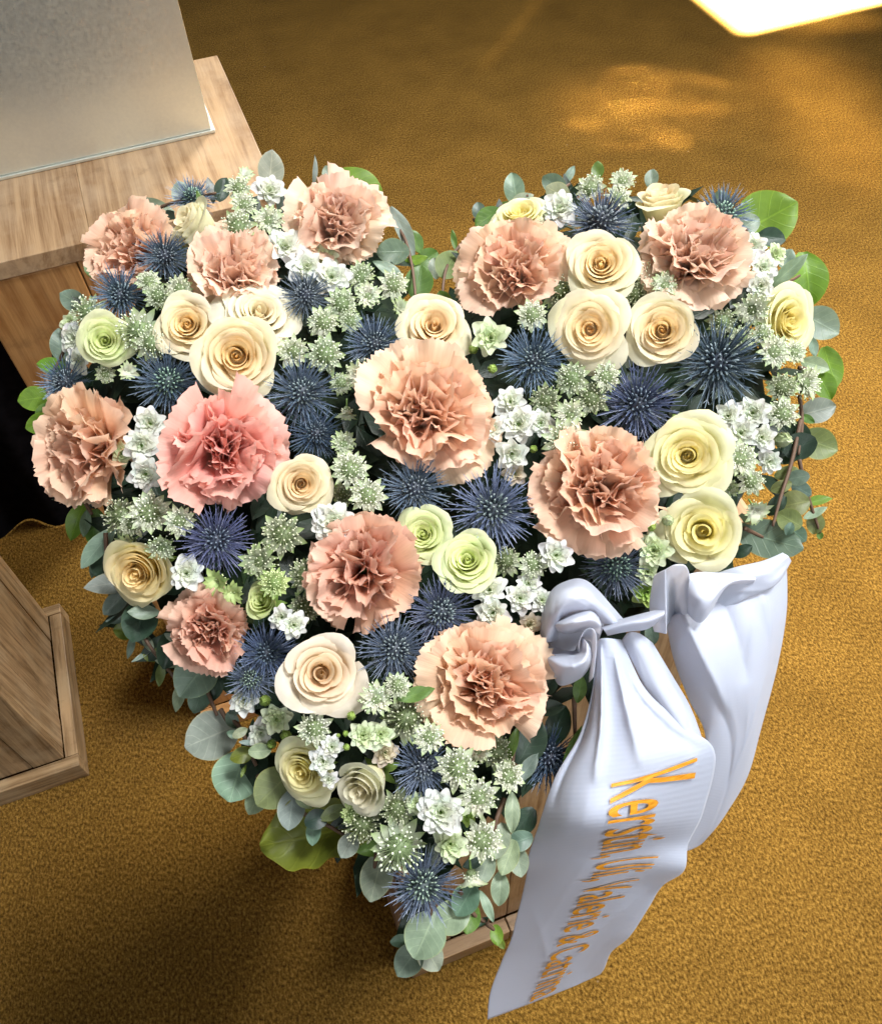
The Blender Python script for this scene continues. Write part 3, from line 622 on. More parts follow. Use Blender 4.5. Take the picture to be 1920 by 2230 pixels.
def add_thistle(i, e):
    x, y, d, ax, ay, lf, c, lab, sh = e; r = random.Random(500 + i)
    o = place("thistle", x, y, d, ax, ay, lf, .20, 1.06, r.uniform(0, 6)); tag(o, lab, "thistle", "blue thistles in the heart")
    br, co = THIS[i % 4]; q = jit(c, .08, r)
    c2 = (q[0] * 1.0, q[1] * 1.0, q[2]) if c is not PALEB else (1.5, 1.6, 1.2)
    if c is TEAL: c2 = (1.1, 1.35, 1.0)
    f_ = r.uniform(.75, 1.3); q = tuple(min(1.6, k_ * f_) for k_ in jit(c, .14, r)) if c is not PALEB else q
    s = tag(link("spiny_bracts", br, o), kind='stuff'); s.color = (*q, 1)
    s = tag(link("cone", co, o)); s.color = (*c2, 1)
    link("stem", STEM, o); LAND.append((x, y, sh))
def add_carn(i, e):
    x, y, d, ax, ay, lf, c, lab, sh = e; r = random.Random(600 + i)
    o = place("carnation", x, y, d, ax + r.uniform(-.16, .16), ay + r.uniform(-.12, .16), lf, .50, 1.12, r.uniform(0, 6)); tag(o, lab, "carnation", "carnations in the heart")
    o.scale = (o.scale[0] * r.uniform(.92, 1.08), o.scale[1] * r.uniform(.92, 1.08), o.scale[2] * r.uniform(.95, 1.15))
    for t, m_ in CARN[i % 4]:
        col = tuple(lerp(a, b, t) for a, b in zip((c[0], c[1] * .94, c[2] * .92), (c[0] * .99, c[1] * 1.06, c[2] * 1.04)))
        link("petal", m_, o, jit(col, .04, r))
    link("stem", STEM, o); LAND.append((x, y, sh))
def add_rose(i, e):
    x, y, d, ax, ay, lf, fm, (co, ci), lab, sh = e; r = random.Random(700 + i); zb = {'o': .75, 'm': .80, 'b': 1.0}[fm]
    o = place("rose", x, y, d, ax + r.uniform(-.10, .10), ay + r.uniform(-.08, .10), lf, zb, {'o': 1.0, 'm': .98, 'b': 1.0}[fm], r.uniform(0, 6)); tag(o, lab, "rose", "roses in the heart")
    V = ROSE[fm]; o.scale = (o.scale[0] * r.uniform(.90, 1.02), o.scale[1] * r.uniform(.90, 1.02), o.scale[2] * r.uniform(.95, 1.12))
    for t, m_ in V[i % len(V)]:
        f = min(1, t * 1.15) ** 1.1; col = tuple(lerp(a, b, f) for a, b in zip(ci, co))
        if t > .86 and fm != 'm': col = tuple(lerp(a, b, .22) for a, b in zip(col, (.82, .87, .48)))
        link("petal", m_, o, jit(col, .025, r))
    link("core", CORE, o, tuple(lerp(a, b, .35) for a, b in zip(ci, co))).scale = (1, 1, 1.45 if fm == 'b' else 1.0)
    s = link("sepals", CALYX, o, (.20, .32, .08)); link("stem", STEM, o); LAND.append((x, y, sh))
for i, e in enumerate(CARNS): add_carn(i, e)
for i, e in enumerate(ROSES): add_rose(i, e)
for i, e in enumerate(THIST): add_thistle(i, e)

# astrantia: x y dia ax ay lift form(s star, b side bell, p pincushion) tint
AST = """535 379 52 0 .5 2 b w;520 410 72 0 .6 4 s w;531 446 80 0 .4 6 s w;517 496 100 0 .2 10 s g;585 482 86 0 .3 8 s w;323 612 70 -.2 .3 8 s w;344 644 80 -.2 .1 8 s g;391 630 85 -.1 .2 10 s w
187 680 85 -.6 .1 2 p g;298 723 100 -.2 .0 6 p g;334 748 76 0 0 6 p g;279 808 55 .4 -.2 2 b w;787 603 84 0 .4 6 s g;855 621 84 .1 .3 8 s w;801 646 84 0 .2 10 s w;744 662 84 0 .2 8 s g;704 703 92 0 .3 8 s w
640 766 86 0 .2 6 s w;708 773 104 0 .1 10 s g;787 817 104 0 .0 12 s w;742 835 60 0 0 0 s g;762 700 70 0 .1 2 s g;873 669 60 .2 .2 2 b g;755 904 66 .1 -.9 6 b w;747 968 84 0 .2 0 s g;762 1022 104 0 .05 12 s w
801 1080 104 0 0 12 s w;748 1075 70 0 0 -4 s d;615 1166 126 0 0 8 s d;568 1222 118 -.1 0 8 s d;597 1270 84 0 0 12 s y;665 1252 88 0 0 2 p d;665 1324 72 0 0 -4 p d;507 1292 68 -.4 -.1 8 b y;470 1268 78 -.5 0 8 b y
326 1116 108 -.2 .1 10 s w;258 1123 84 -.5 .1 4 p d;391 1134 86 0 -.1 12 s w;289 1141 72 -.3 0 8 s w;350 1189 92 -.1 -.5 6 s g;278 1187 74 -.5 -.5 6 b w;1158 687 88 0 .1 10 s w;1222 632 80 .1 .1 0 p d;1413 600 72 0 .2 2 p g
1445 623 82 .1 .2 6 s w;1384 640 60 0 .1 -4 p d;1285 411 92 -.1 .6 4 s w;1355 395 78 .1 .5 4 s w;1346 432 70 0 .4 4 s w;1639 673 100 .2 .1 8 s w;1574 700 66 0 .1 -4 p g;1614 736 72 .1 0 0 s g;1682 766 100 .3 .1 8 s w;1660 728 62 .3 .2 4 s w
1750 834 98 .55 .1 4 s w;1703 844 86 .3 .1 0 s d;1703 902 88 .3 .1 6 s w;1610 1001 102 .1 .05 12 s w;1634 1049 84 .3 0 8 s w;1648 1114 86 .4 -.5 4 b w;1244 825 98 0 .1 8 s g;1319 822 84 .3 .1 8 s w;1187 872 92 0 .05 2 s d
1287 868 98 0 .05 2 s d;1240 904 96 0 .1 10 s w;1230 961 112 0 .1 16 s w;1160 1230 88 0 0 4 s w;1727 768 70 .4 .1 4 s w;685 1587 96 -.1 0 10 s w;819 1523 100 0 .1 8 s w;865 1494 72 0 0 12 s w;883 1562 100 0 0 -2 p d;934 1605 94 0 0 10 s w
995 1673 122 0 0 14 s w;1041 1634 88 0 .1 6 s w;1081 1634 76 .1 .1 -4 p d;1106 1691 94 .3 0 8 s w;1041 1738 108 0 -.05 8 s w;1049 1831 108 .1 -.1 8 s w;862 1763 88 0 -.2 2 p d;788 1802 100 -.3 -.6 4 p d;869 1852 126 0 -.25 8 p g;765 1770 56 -.3 -.3 4 s y
1027 1921 84 .1 -1.2 2 b w"""
# white clusters: each cluster = florets (x y dia ax ay lift tint form)
WH, WG, GR, PK = (.82, .83, .82), (.72, .79, .58), (.46, .62, .18), (.80, .70, .60)
TW = {'W': WH, 'G': WG, 'g': GR, 'P': PK}
CLUS = [("white floret cluster beside the top left carnation", "588 411 82 0 .5 4 W f;622 532 92 .1 .4 6 W f"),
 ("white double florets between the top left carnation and the slate blue thistle", "668 576 92 0 .4 6 W f;722 600 92 0 .3 8 W f;705 555 74 .1 .5 0 G f"),
 ("creamy white florets at the upper left edge", "158 735 82 -.6 .2 0 W f;166 785 66 -.6 0 0 W f;150 700 54 -.6 .3 -4 G f"),
 ("white floret cluster left of the thistle above the right rose trio", "1219 449 90 0 .5 6 W f;1190 470 46 -.1 .3 2 G b"),
 ("green white floret right of the open cleft rose", "1068 734 94 0 .15 8 G f;1072 804 48 0 -.2 4 g b;1030 760 50 0 0 0 g b"),
 ("snowy floret ball at the right edge, above the right edge rose", "1640 533 74 .3 .5 2 W f;1665 580 78 .4 .3 6 W f;1620 565 66 .1 .3 6 W f;1690 552 60 .6 .4 0 G f;1658 622 70 .3 .1 4 W f"),
 ("white florets right of the central carnation", "1111 872 80 0 .3 6 W f;1072 933 70 -.1 .1 8 W f;1129 922 90 0 .1 10 W f;1178 920 70 .1 .1 6 W f;1115 989 84 0 -.1 8 W f;1120 1030 62 0 -.1 0 P f;1066 892 36 0 .2 6 g b;1162 978 40 .2 0 6 g b"),
 ("white florets right of the upper yellow rose", "1585 904 70 0 .2 2 W f;1639 897 84 .1 .2 8 W f;1614 942 78 .1 .1 6 W f;1660 951 68 .2 .1 6 W f;1708 958 84 .6 0 4 G b;1677 1006 62 .3 -.2 4 W f"),
 ("white floret cluster left of the pink carnation", "326 920 84 -.1 .2 8 W f;306 970 88 -.2 0 10 W f;264 987 62 -.4 0 4 G f;316 1033 86 -.1 -.1 10 W f"),
 ("white floret above the tawny carnation", "405 1248 88 -.2 .1 12 W f"),
 ("bright white floret above the brownish carnation", "726 1137 108 -.05 .1 20 W f"),
 ("white floret pair above the half open ivory rose", "612 1345 62 -.2 0 8 W f;640 1362 70 .1 -.1 10 W f"),
 ("white floret right of the big middle thistle", "1212 1209 86 .1 .05 14 W f"),
 ("cluster of white florets left of the ribbon bow", "1065 1284 88 0 .1 6 W f;1133 1302 76 .1 .1 8 W f;1072 1335 86 -.1 -.1 6 W f;1154 1362 66 .2 -.4 2 P f;1182 1306 66 .3 .2 4 W f;1150 1270 60 0 .2 2 W f"),
 ("green white florets between the lower yellow rose and the green hearted thistle", "1423 1198 88 0 .05 12 G f;1409 1245 60 -.1 0 10 G f;1409 1291 72 0 -.2 8 g f;1418 1146 48 0 .3 10 g b;1455 1132 60 .2 .2 12 G b;1440 1262 40 .2 0 4 g b"),
 ("green white floret cluster below the pale green hearted thistle", "530 1523 80 -.4 .1 4 W f;577 1526 60 -.1 .1 4 g b;602 1566 74 0 0 6 G f;566 1598 70 -.3 -.1 2 W f;623 1602 58 0 0 2 g b;590 1622 50 -.2 -.3 0 g b"),
 ("lime green buds and florets below the half open ivory rose", "765 1559 46 0 .1 10 g b;752 1598 32 -.2 0 10 g b;790 1602 72 0 0 10 G f;830 1600 70 .1 0 6 G f;754 1628 36 -.1 -.2 12 g b;722 1627 60 -.1 0 12 W f;702 1660 70 -.2 -.2 14 W f;736 1602 24 0 0 8 g b;840 1640 70 .2 -.2 -2 P f;716 1700 46 -.1 -.4 12 W f"),
 ("big white double floret near the tip", "959 1770 112 .02 .0 14 W f;905 1750 56 -.2 0 0 G f;1017 1776 50 .2 0 0 g f"),
 ("green white floret just above the bell flower at the tip", "981 1840 88 0 -.1 8 G f"),
 ("tiny green buds above the upper yellow rose", "1468 908 30 -.2 .2 4 g b;1482 904 32 .1 .2 4 g b"),
]
TINT = {'w': (.62, .64, .51), 'g': (.44, .48, .34), 'd': (.30, .33, .22), 'y': (.48, .57, .24)}
WORD = {'w': "white", 'g': "pale green", 'd': "grey green", 'y': "yellow green"}
used = {}
DIRS = ["right of", "above right of", "above", "above left of", "left of", "below left of", "below", "below right of"]
def where(x, y, stub):
    c = sorted(LAND, key=lambda q: (q[0] - x) ** 2 + (q[1] - y) ** 2)
    for lx, ly, sh in c:
        a = math.degrees(math.atan2(-(y - ly), x - lx)) % 360; d = DIRS[int((a + 22.5) // 45) % 8]; lab = f"{stub} just {d} {sh}"
        if len(lab.split()) <= 16 and lab not in used: used[lab] = 1; return lab
    return stub
_occ = [(e[0], e[1], e[2] * .5) for e in CARNS + ROSES + THIST] + [tuple(float(v) * m_ for v, m_ in zip(e.split()[:3], (1, 1, .5))) for e in AST.replace("\n", ";").split(";")]
_occ += [tuple(float(v) * m_ for v, m_ in zip(e.split()[:3], (1, 1, .5))) for c_ in CLUS for e in c_[1].split(";")]
_gap = random.Random(33); _n = 0; _try = 0
while _n < 20 and _try < 6000:
    _try += 1; x, y = _gap.uniform(120, 1760), _gap.uniform(420, 1900); P_, t_ = plane_hit(x, y, 0); q_ = P_ - P0
    if sdist(np.array([q_ @ E1, q_ @ E2])) < .012 or (x > 1150 and y > 1230) or (x > 1100 and y > 1500): continue
    g_ = min(math.hypot(x - a, y - b) - c_ for a, b, c_ in _occ)
    if g_ < 9: continue
    dd = min(80, g_ * 2 + 38); _occ.append((x, y, dd * .5)); _n += 1
    AST += f";{x:.0f} {y:.0f} {dd:.0f} 0 .1 -6 {_gap.choice('sp')} {_gap.choice('dgg')}"
for i, e in enumerate(AST.replace("\n", ";").split(";")):
    q = e.split(); x, y, d, ax, ay, lf = map(float, q[:6]); fm, tn = q[6:]; r = random.Random(800 + i)
    ax += r.uniform(-.30, .30); ay += r.uniform(-.25, .25); d *= r.uniform(.92, 1.10)
    set_ = {'s': ASTR[i % 5], 'b': ASTRC, 'p': ASTRB}[fm]
    o = place("astrantia", x, y, d, ax, ay, lf * .001 + .002, {'s': .18, 'b': .5, 'p': .25}[fm], {'s': 1.0, 'b': 1.15, 'p': .95 * 1.25}[fm], r.uniform(0, 6), .15 if fm == 'b' and ay < -.7 else 1.0)
    stub = WORD[tn] + {'s': " star flower", 'b': " bell shaped flower", 'p': " pincushion flower"}[fm]
    tag(o, where(x, y, stub), "astrantia", "small astrantia flowers in the heart")
    for m_ in set_[0]: link("bract", m_, o, jit(TINT[tn], .05, r))
    s = tag(link("pin_florets", set_[1], o), kind='stuff'); s.color = (*{'w': (1.05, 1.05, 1.0), 'g': (.95, 1.0, .92), 'd': (.72, .72, .62), 'y': (1.0, 1.1, .7)}[tn], 1)
    link("stem", STEM, o)
for i, (lab, data) in enumerate(CLUS):
    items = [e.split() for e in data.split(";")]; x0, y0 = float(items[0][0]), float(items[0][1])
    root = link("floret_cluster", None); P, t = hit(x0, y0, -.03); root.location = Vector(P); tag(root, lab, "white florets", "white floret clusters in the heart")
    bpy.context.view_layer.update(); inv = root.matrix_world.inverted()
    for j, q in enumerate(items):
        x, y, d, ax, ay, lf = map(float, q[:6]); r = random.Random(900 + i * 20 + j); bud = q[7] == 'b'
        o = place("bud" if bud else "floret", x, y, d, ax, ay, lf * .001 + .002, .5 if bud else .34, 1.5 if bud else 1.05, r.uniform(0, 6))
        mw_ = o.matrix_world.copy(); o.parent = root; o.matrix_local = inv @ mw_
        PS = BUD[j % 2] if bud else FLORD if d > 100 else FLOR[(i + j) % 3]
        for t_, m_ in PS:
            c = TW[q[6]]; col = tuple(lerp(a, b, t_) for a, b in zip((c[0] * .93, c[1] * .99, c[2] * .80), c)); link("petal", m_, o, jit(col, .03, r))
        link("stem", STEM, o)

# ------------------------------------------------------------------ eucalyptus and green leaves
def leaf_mesh(wr, cup, fold, seed, lobed=False):
    r = random.Random(seed); nv, nu = (25 if lobed else 11), 9; G = np.zeros((nv, nu, 3)); p1 = r.uniform(0, 6)
    for a in range(nv):
        v = a / (nv - 1); w = wr * .5 * max(math.sin(math.pi * (.03 + .965 * v)) ** (.62 if wr > .5 else .8), .02)
        if lobed: w *= 1 + .07 * math.sin(v * 26) + .10 * math.sin(v * 9 + 1)
        for b in range(nu):
            u = b / (nu - 1) * 2 - 1
            G[a, b] = (u * w, v - .5, fold * abs(u) * w + cup * ((v - .5) ** 2) * 1.0 + .025 * math.sin(5 * v + 2 * u + p1) * (1 + (2 if lobed else 0)))
    return grid_mesh("leaf", G, MAT['leaf'])
LMESH = {}
def leaf(parent, inv, x, y, ln, wr, ang, nx, ny, lift, col, seed, lobed=False):
    key = (round(wr * 10), seed % 3, lobed)
    if key not in LMESH: LMESH[key] = leaf_mesh(key[0] / 10, (-.18, .10, -.30)[key[1]], (.22, .12, .30)[key[1]], key[1] + 60, lobed)
    P, t = hit(x, y, lift); s = ln * t / F
    v = nrm(-(M.T @ ray(x, y))); z = nrm(v + np.array([nx, ny, 0])); a = math.radians(ang); yd = np.array([math.cos(a), math.sin(a), 0]); yd = nrm(yd - z * (yd @ z)); xd = np.cross(yd, z)
    R = M @ np.stack([xd, yd, z], 1)
    k = 1.0 / max(.45, math.hypot(*(np.array([math.cos(a), math.sin(a)]) * 1)) * math.sqrt(max(.2, 1 - (yd[2]) ** 2)))
    m4 = Matrix.Identity(4)
    for i in range(3):
        for j in range(3): m4[i][j] = R[i, j] * s * k
        m4[i][3] = P[i]
    o = link("leaf", LMESH[key], parent, col); o.matrix_local = inv @ m4; return o
BG, TE, GN, BGN, OL, DK, PB, YG = (.185,.25,.19), (.11,.165,.12), (.10,.185,.04), (.13,.235,.022), (.17,.205,.08), (.025,.05,.032), (.23,.285,.24), (.115,.145,.018)
LC = {'B': BG, 'T': TE, 'G': GN, 'L': BGN, 'O': OL, 'D': DK, 'P': PB, 'Y': YG, 'M': (.26, .32, .22)}
# sprig: label, stem points, leaves "x y len w*10 ang nx ny lift(mm) colour"
SPR = [
 ("eucalyptus leaves rising behind the top left thistle", [(300,470),(380,440),(470,420)], "342 446 78 3 160 -.2 .3 -6 P;398 424 60 8 110 0 .3 -8 P;459 413 56 4 105 .2 .3 -6 P;484 411 58 6 70 .2 .4 -6 D;436 436 44 3 112 .1 .3 14 G"),
 ("upright oval eucalyptus leaf at the top of the left lobe", [(586,440),(588,400)], "589 370 84 7 88 .3 .2 -4 M;686 368 66 2 88 .6 .3 -6 B;722 386 58 7 120 .1 .4 -6 B"),
 ("glossy green leaf behind the top left carnation", [(750,430),(790,415)], "783 404 118 6 -25 .2 .5 -6 L"),
 ("eucalyptus twig on the left slope of the cleft", [(800,440),(870,500),(895,570),(905,650)], "880 508 112 3 -52 .6 .1 -4 P;855 548 72 8 185 .1 .3 -2 T;846 588 80 4 150 .2 .5 -6 B;905 526 54 6 -60 .4 .3 -8 G;905 566 56 4 15 0 .3 -4 L;930 566 66 7 40 .3 .3 -14 G;912 614 78 8 80 .1 .3 -6 G"),
 ("eucalyptus twig on the right slope of the cleft", [(1038,499),(991,547),(970,590),(963,640)], "977 576 68 9 60 .1 .3 -4 O;947 583 48 6 100 -.2 .3 -10 P;966 656 52 7 110 0 .3 -6 G;988 522 46 3 100 0 .2 -4 G;1042 530 40 7 90 0 .3 -10 P;1000 560 40 3 20 0 .3 -8 T"),
 ("eucalyptus twig at the inner top of the right lobe", [(1030,480),(1090,450),(1150,425)], "1120 411 76 6 100 -.1 .3 -4 B;1136 435 58 5 25 0 .4 -4 M;1061 474 64 7 215 0 .3 -2 G;1043 460 44 7 100 -.1 .3 -8 T;1108 450 40 5 150 0 .3 -10 G"),
 ("small eucalyptus leaves at the top of the right lobe", [(1190,440),(1240,400)], "1206 402 64 7 140 0 .4 -8 T;1214 420 58 8 150 0 .3 -4 M;1240 380 48 4 62 .1 .4 -6 B;1418 388 44 7 80 .1 .4 -6 B;1301 370 40 7 90 0 .4 -8 G"),
 ("large shiny green leaf at the upper right corner", [(1600,510),(1650,490)], "1667 477 140 9 25 .15 .3 -10 L;1628 489 58 8 30 .2 .3 -2 B;1680 517 62 7 -10 .3 .3 -4 D;1570 442 60 7 100 0 .4 -8 T"),
 ("broad green leaf with a pointed grey one on the right edge", [(1690,630),(1740,600)], "1757 607 122 7 278 .3 .2 -12 L;1716 590 104 3 42 .2 .1 0 B;1712 563 46 8 60 .2 .3 -4 B;1738 640 36 5 20 .3 .2 -4 T"),
 ("big pale blue eucalyptus leaf beside the right edge rose", [(1740,740),(1760,700)], "1786 704 90 8 -30 .2 .1 -4 P;1771 756 44 5 -80 .3 .1 -6 B"),
 ("pair of green leaves on the right edge below the pale leaf", [(1740,800),(1780,810)], "1807 799 92 6 288 .3 .1 -10 L;1793 838 72 7 300 .3 .1 -6 L;1775 795 60 6 -20 .2 .2 -4 M"),
 ("eucalyptus leaves on the right edge beside white florets", [(1740,860),(1746,920),(1738,990)], "1780 894 78 7 15 .2 .1 -4 P;1781 966 86 8 -20 .2 0 -8 O;1739 972 72 8 200 .1 0 -4 D;1758 912 36 5 -30 .2 0 -8 G"),
 ("dangling eucalyptus twig at the right edge above the ribbon", [(1740,1000),(1750,1050),(1765,1100),(1785,1160)], "1736 1040 48 7 190 .1 0 0 T;1745 1067 44 8 -30 .1 0 -4 T;1728 1098 62 9 190 0 .1 -2 O;1782 1090 58 4 5 .1 .5 -4 L;1775 1117 54 4 22 0 .4 -2 M;1775 1140 48 8 260 .1 0 -6 O;1718 1132 54 9 150 0 0 4 O;1734 1162 48 8 -40 0 0 2 T;1718 1152 30 7 250 0 0 8 T;1785 1166 18 8 270 0 0 -4 G"),
 ("broad teal leaf lying above the ribbon corner", [(1620,1150),(1660,1170)], "1675 1175 132 6 -18 0 .1 -8 T;1617 1200 44 6 30 0 0 -10 D"),
 ("thin bare twig leading down to the ribbon corner", [(1743,915),(1722,1010),(1700,1080),(1682,1146)], "1700 1060 44 6 200 0 0 -8 O;1716 985 66 7 215 0 0 -12 D;1736 940 60 7 150 .1 0 -12 D;1690 1100 56 6 230 0 0 -12 D;1712 1030 50 6 20 .1 0 -10 O"),
 ("eucalyptus leaves below the shoulder carnation at left", [(160,680),(140,760),(115,810)], "195 585 44 5 110 -.3 .2 -10 G;158 654 58 8 150 -.2 .2 -6 B;135 754 80 6 100 -.2 .1 -10 B;124 775 50 4 95 -.3 .1 -14 D;112 796 58 6 175 -.2 .2 -8 L"),
 ("green eucalyptus twig hanging at the left edge", [(100,820),(112,900),(120,960),(118,1030)], "75 868 66 8 190 -.2 .1 -8 L;96 900 50 7 240 -.2 0 -10 G;90 922 64 7 200 -.1 .1 -6 L;96 990 68 5 245 -.2 0 -6 O;118 1060 48 4 240 -.2 0 -6 O;128 950 40 5 300 -.2 0 -4 B"),
 ("bright green serrated leaf below the left edge carnation", [(180,1085),(200,1120)], "168 1135 92 5 250 -.3 0 -6 L;206 1148 80 6 262 .2 0 -12 G;186 1140 60 4 262 0 .1 -4 T"),
 ("eucalyptus leaves left of the butter yellow rose", [(230,1160),(236,1230),(270,1290)], "213 1192 110 4 235 -.3 .2 -2 B;222 1228 68 7 260 0 -.1 -8 D;236 1273 98 5 192 -.1 .4 0 P;252 1313 70 6 225 -.2 0 -4 T;205 1235 50 4 260 -.3 0 -8 T"),
 ("thin eucalyptus twig under the butter yellow rose", [(279,1290),(300,1350),(322,1401),(383,1480)], "254 1350 46 4 190 -.2 .2 -6 B;272 1372 46 9 180 0 0 -10 Y;304 1352 92 8 252 0 .1 -2 D;313 1334 66 5 185 0 .4 2 B;285 1406 56 3 252 .4 0 -6 P;330 1424 40 9 300 0 0 -10 Y;310 1428 46 2 220 0 .4 -4 B;369 1412 90 6 255 .1 0 -2 D;364 1444 52 4 170 0 .3 -2 M;349 1469 52 4 262 .1 0 -8 O;322 1400 50 4 300 0 0 -8 M;375 1390 40 4 330 0 .2 2 B"),
 ("large blue green eucalyptus leaf below the tawny carnation", [(420,1440),(448,1498),(473,1559)], "426 1474 98 9 235 -.1 .2 2 B;435 1518 70 7 250 0 0 -6 T;390 1516 68 4 262 -.3 0 -6 M;470 1500 60 5 250 0 0 -10 D;452 1470 60 6 300 .1 0 -4 T"),
 ("largest round eucalyptus leaf at the lower left", [(480,1545),(500,1580)], "461 1603 116 9 205 -.1 .1 0 P;505 1568 40 7 120 0 0 -2 T;520 1545 44 5 20 0 .2 -6 T"),
 ("round eucalyptus leaves with a small twig at the lower left", [(500,1560),(525,1590),(545,1640),(558,1668)], "516 1691 104 10 255 -.1 0 0 B;527 1645 50 7 200 0 .1 8 Y;566 1636 48 7 5 0 .1 8 M;543 1618 44 3 0 0 .4 8 P;523 1596 34 6 30 0 0 6 M;508 1600 30 6 160 0 0 4 T;530 1680 26 3 250 0 .2 8 Y"),
 ("shaded eucalyptus leaves below the drooping yellow rose", [(560,1690),(620,1740),(665,1775),(708,1795),(751,1820)], "597 1717 94 9 225 0 0 0 O;634 1763 82 7 262 0 0 2 B;560 1740 70 7 240 0 -.1 -8 M;690 1784 54 8 20 0 0 4 D;682 1813 52 6 265 .1 0 4 T;758 1842 54 8 240 0 0 6 B;725 1770 60 5 30 0 0 -2 O;660 1745 50 5 320 0 0 -2 M"),
 ("big lobed yellow green leaf hanging below the heart", [(700,1770),(690,1800)], "690 1815 240 6 195 .0 .2 -14 Y;820 1848 90 4 10 0 .3 -8 G"),
 ("grey green leaf left of the tip thistle", [(820,1860),(815,1890)], "820 1910 96 7 258 -.1 0 -4 M"),
 ("overlapping eucalyptus leaves hanging from the very tip", [(940,1960),(930,2020),(905,2080)], "925 2038 98 9 245 0 -.1 4 M;981 2000 88 8 205 0 .1 -2 M;890 2092 76 8 235 -.1 -.1 0 T;936 2082 70 8 300 .1 -.1 -4 M;872 2050 46 6 185 0 .1 -6 T"),
 ("teal and green leaves right of the tip thistle", [(1000,1940),(1030,1990),(1060,2010)], "1013 1960 72 8 240 0 0 0 T;1024 2002 58 7 255 0 0 -4 G;1060 1974 68 3 290 .2 0 -2 M;1050 2008 34 4 40 0 .2 -4 D"),
 ("tiny bright green leaf pair dangling beside the ribbon hem", [(1060,2012),(1075,2025)], "1081 2037 38 7 275 0 0 -6 L;1090 2054 26 6 300 0 0 -6 Y"),
 ("grey green leaves between the tip and the ribbon", [(1099,1738),(1077,1800),(1085,1860)], "1115 1770 82 4 268 .1 0 4 M;1088 1832 72 6 255 .1 0 0 M;1106 1868 74 6 250 0 0 -2 M;1131 1832 62 7 200 .1 0 -6 T;1128 1876 62 7 280 .1 0 -8 M;1056 1892 70 6 250 0 0 -4 M;1088 1936 64 6 265 .1 0 -4 B;1140 1790 70 7 230 .1 0 -10 D;1030 1880 50 5 200 0 0 -8 T"),
 ("dark rounded leaf and teal blade left of the ribbon tail", [(1110,1700),(1120,1620)], "1152 1616 104 7 62 .1 0 -4 D;1149 1672 74 4 52 .2 .1 2 T;1117 1620 76 3 78 -.3 0 0 G;1195 1542 72 5 5 0 .1 -6 D;1243 1640 120 2 64 .3 0 4 G;1215 1580 90 6 70 0 0 -16 D;1230 1700 80 6 80 0 0 -18 D;1190 1500 70 5 40 0 0 -16 D"),
 ("green leaf blade beside the carnation next to the ribbon", [(870,1520),(905,1512)], "906 1512 84 4 18 0 .2 8 G"),
 ("short leaves under the ribbon bow", [(1250,1520),(1252,1610)], "1262 1500 60 5 80 .1 0 -2 G;1419 1382 44 7 280 0 0 -4 T;1400 1410 50 6 300 0 0 -10 D;1300 1480 80 6 60 0 0 -14 D;1250 1470 60 5 100 0 0 -10 D"),
]
for i, (lab, pts, data) in enumerate(SPR):
    P, t = hit(*pts[0], -.006); root = link("leaf_sprig", None); root.location = Vector(P); tag(root, lab, "foliage", "leaf sprigs edging the heart")
    inv = Matrix.Translation(-Vector(P)); W = [hit(x, y, -.004)[0] - P for x, y in pts]; W = smooth_spline(W, 4 * len(W)); mb = MB(); tube(mb, W, [.0015 - .0006 * k / len(W) for k in range(len(W))], 6)
    link("stem", mb.build("stem", MAT['stem']), root); r = random.Random(1000 + i)
    for j, e in enumerate(data.split(";")):
        q = e.split(); x, y, ln, w, an, nx, ny, lf = map(float, q[:8])
        leaf(root, inv, x, y, ln, w / 10, an, nx, ny, lf * .001, jit(LC[q[8]], .10, r), i * 7 + j, lobed=ln > 200)

# ------------------------------------------------------------------ foam heart under the flowers, with dark filler leaves
N = len(OUT2); cen = OUT2.mean(0); rings = []; zb = 1.1008
for sc_, hgt in ((0.88, None), (0.96, -.048), (0.86, -.024), (0.55, -.010), (0.25, -.006)):
    ring = []
    for q in OUT2:
        p2 = cen + (q - cen) * sc_
        if hgt is None: p = P0 + E1 * p2[0] + E2 * p2[1] - PN * .06; p = np.array([p[0], p[1], zb])
        else: p = P0 + E1 * p2[0] + E2 * p2[1] + PN * hgt
        ring.append(p)
    rings.append(ring)
V = [p for rg in rings for p in rg]; Fc = [(k * N + j, k * N + (j + 1) % N, (k + 1) * N + (j + 1) % N, (k + 1) * N + j) for k in range(len(rings) - 1) for j in range(N)]
V.append(P0 + E1 * cen[0] + E2 * cen[1] - PN * .006); Fc += [(4 * N + j, 4 * N + (j + 1) % N, len(V) - 1) for j in range(N)]
V.append(np.array([*np.mean(rings[0], 0)[:2], zb])); Fc += [((j + 1) % N, j, len(V) - 1) for j in range(N)]
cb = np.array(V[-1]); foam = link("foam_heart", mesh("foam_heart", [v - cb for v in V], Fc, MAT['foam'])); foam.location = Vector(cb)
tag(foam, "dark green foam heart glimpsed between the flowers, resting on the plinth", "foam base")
r = random.Random(77); mb = MB(); cnt = 0
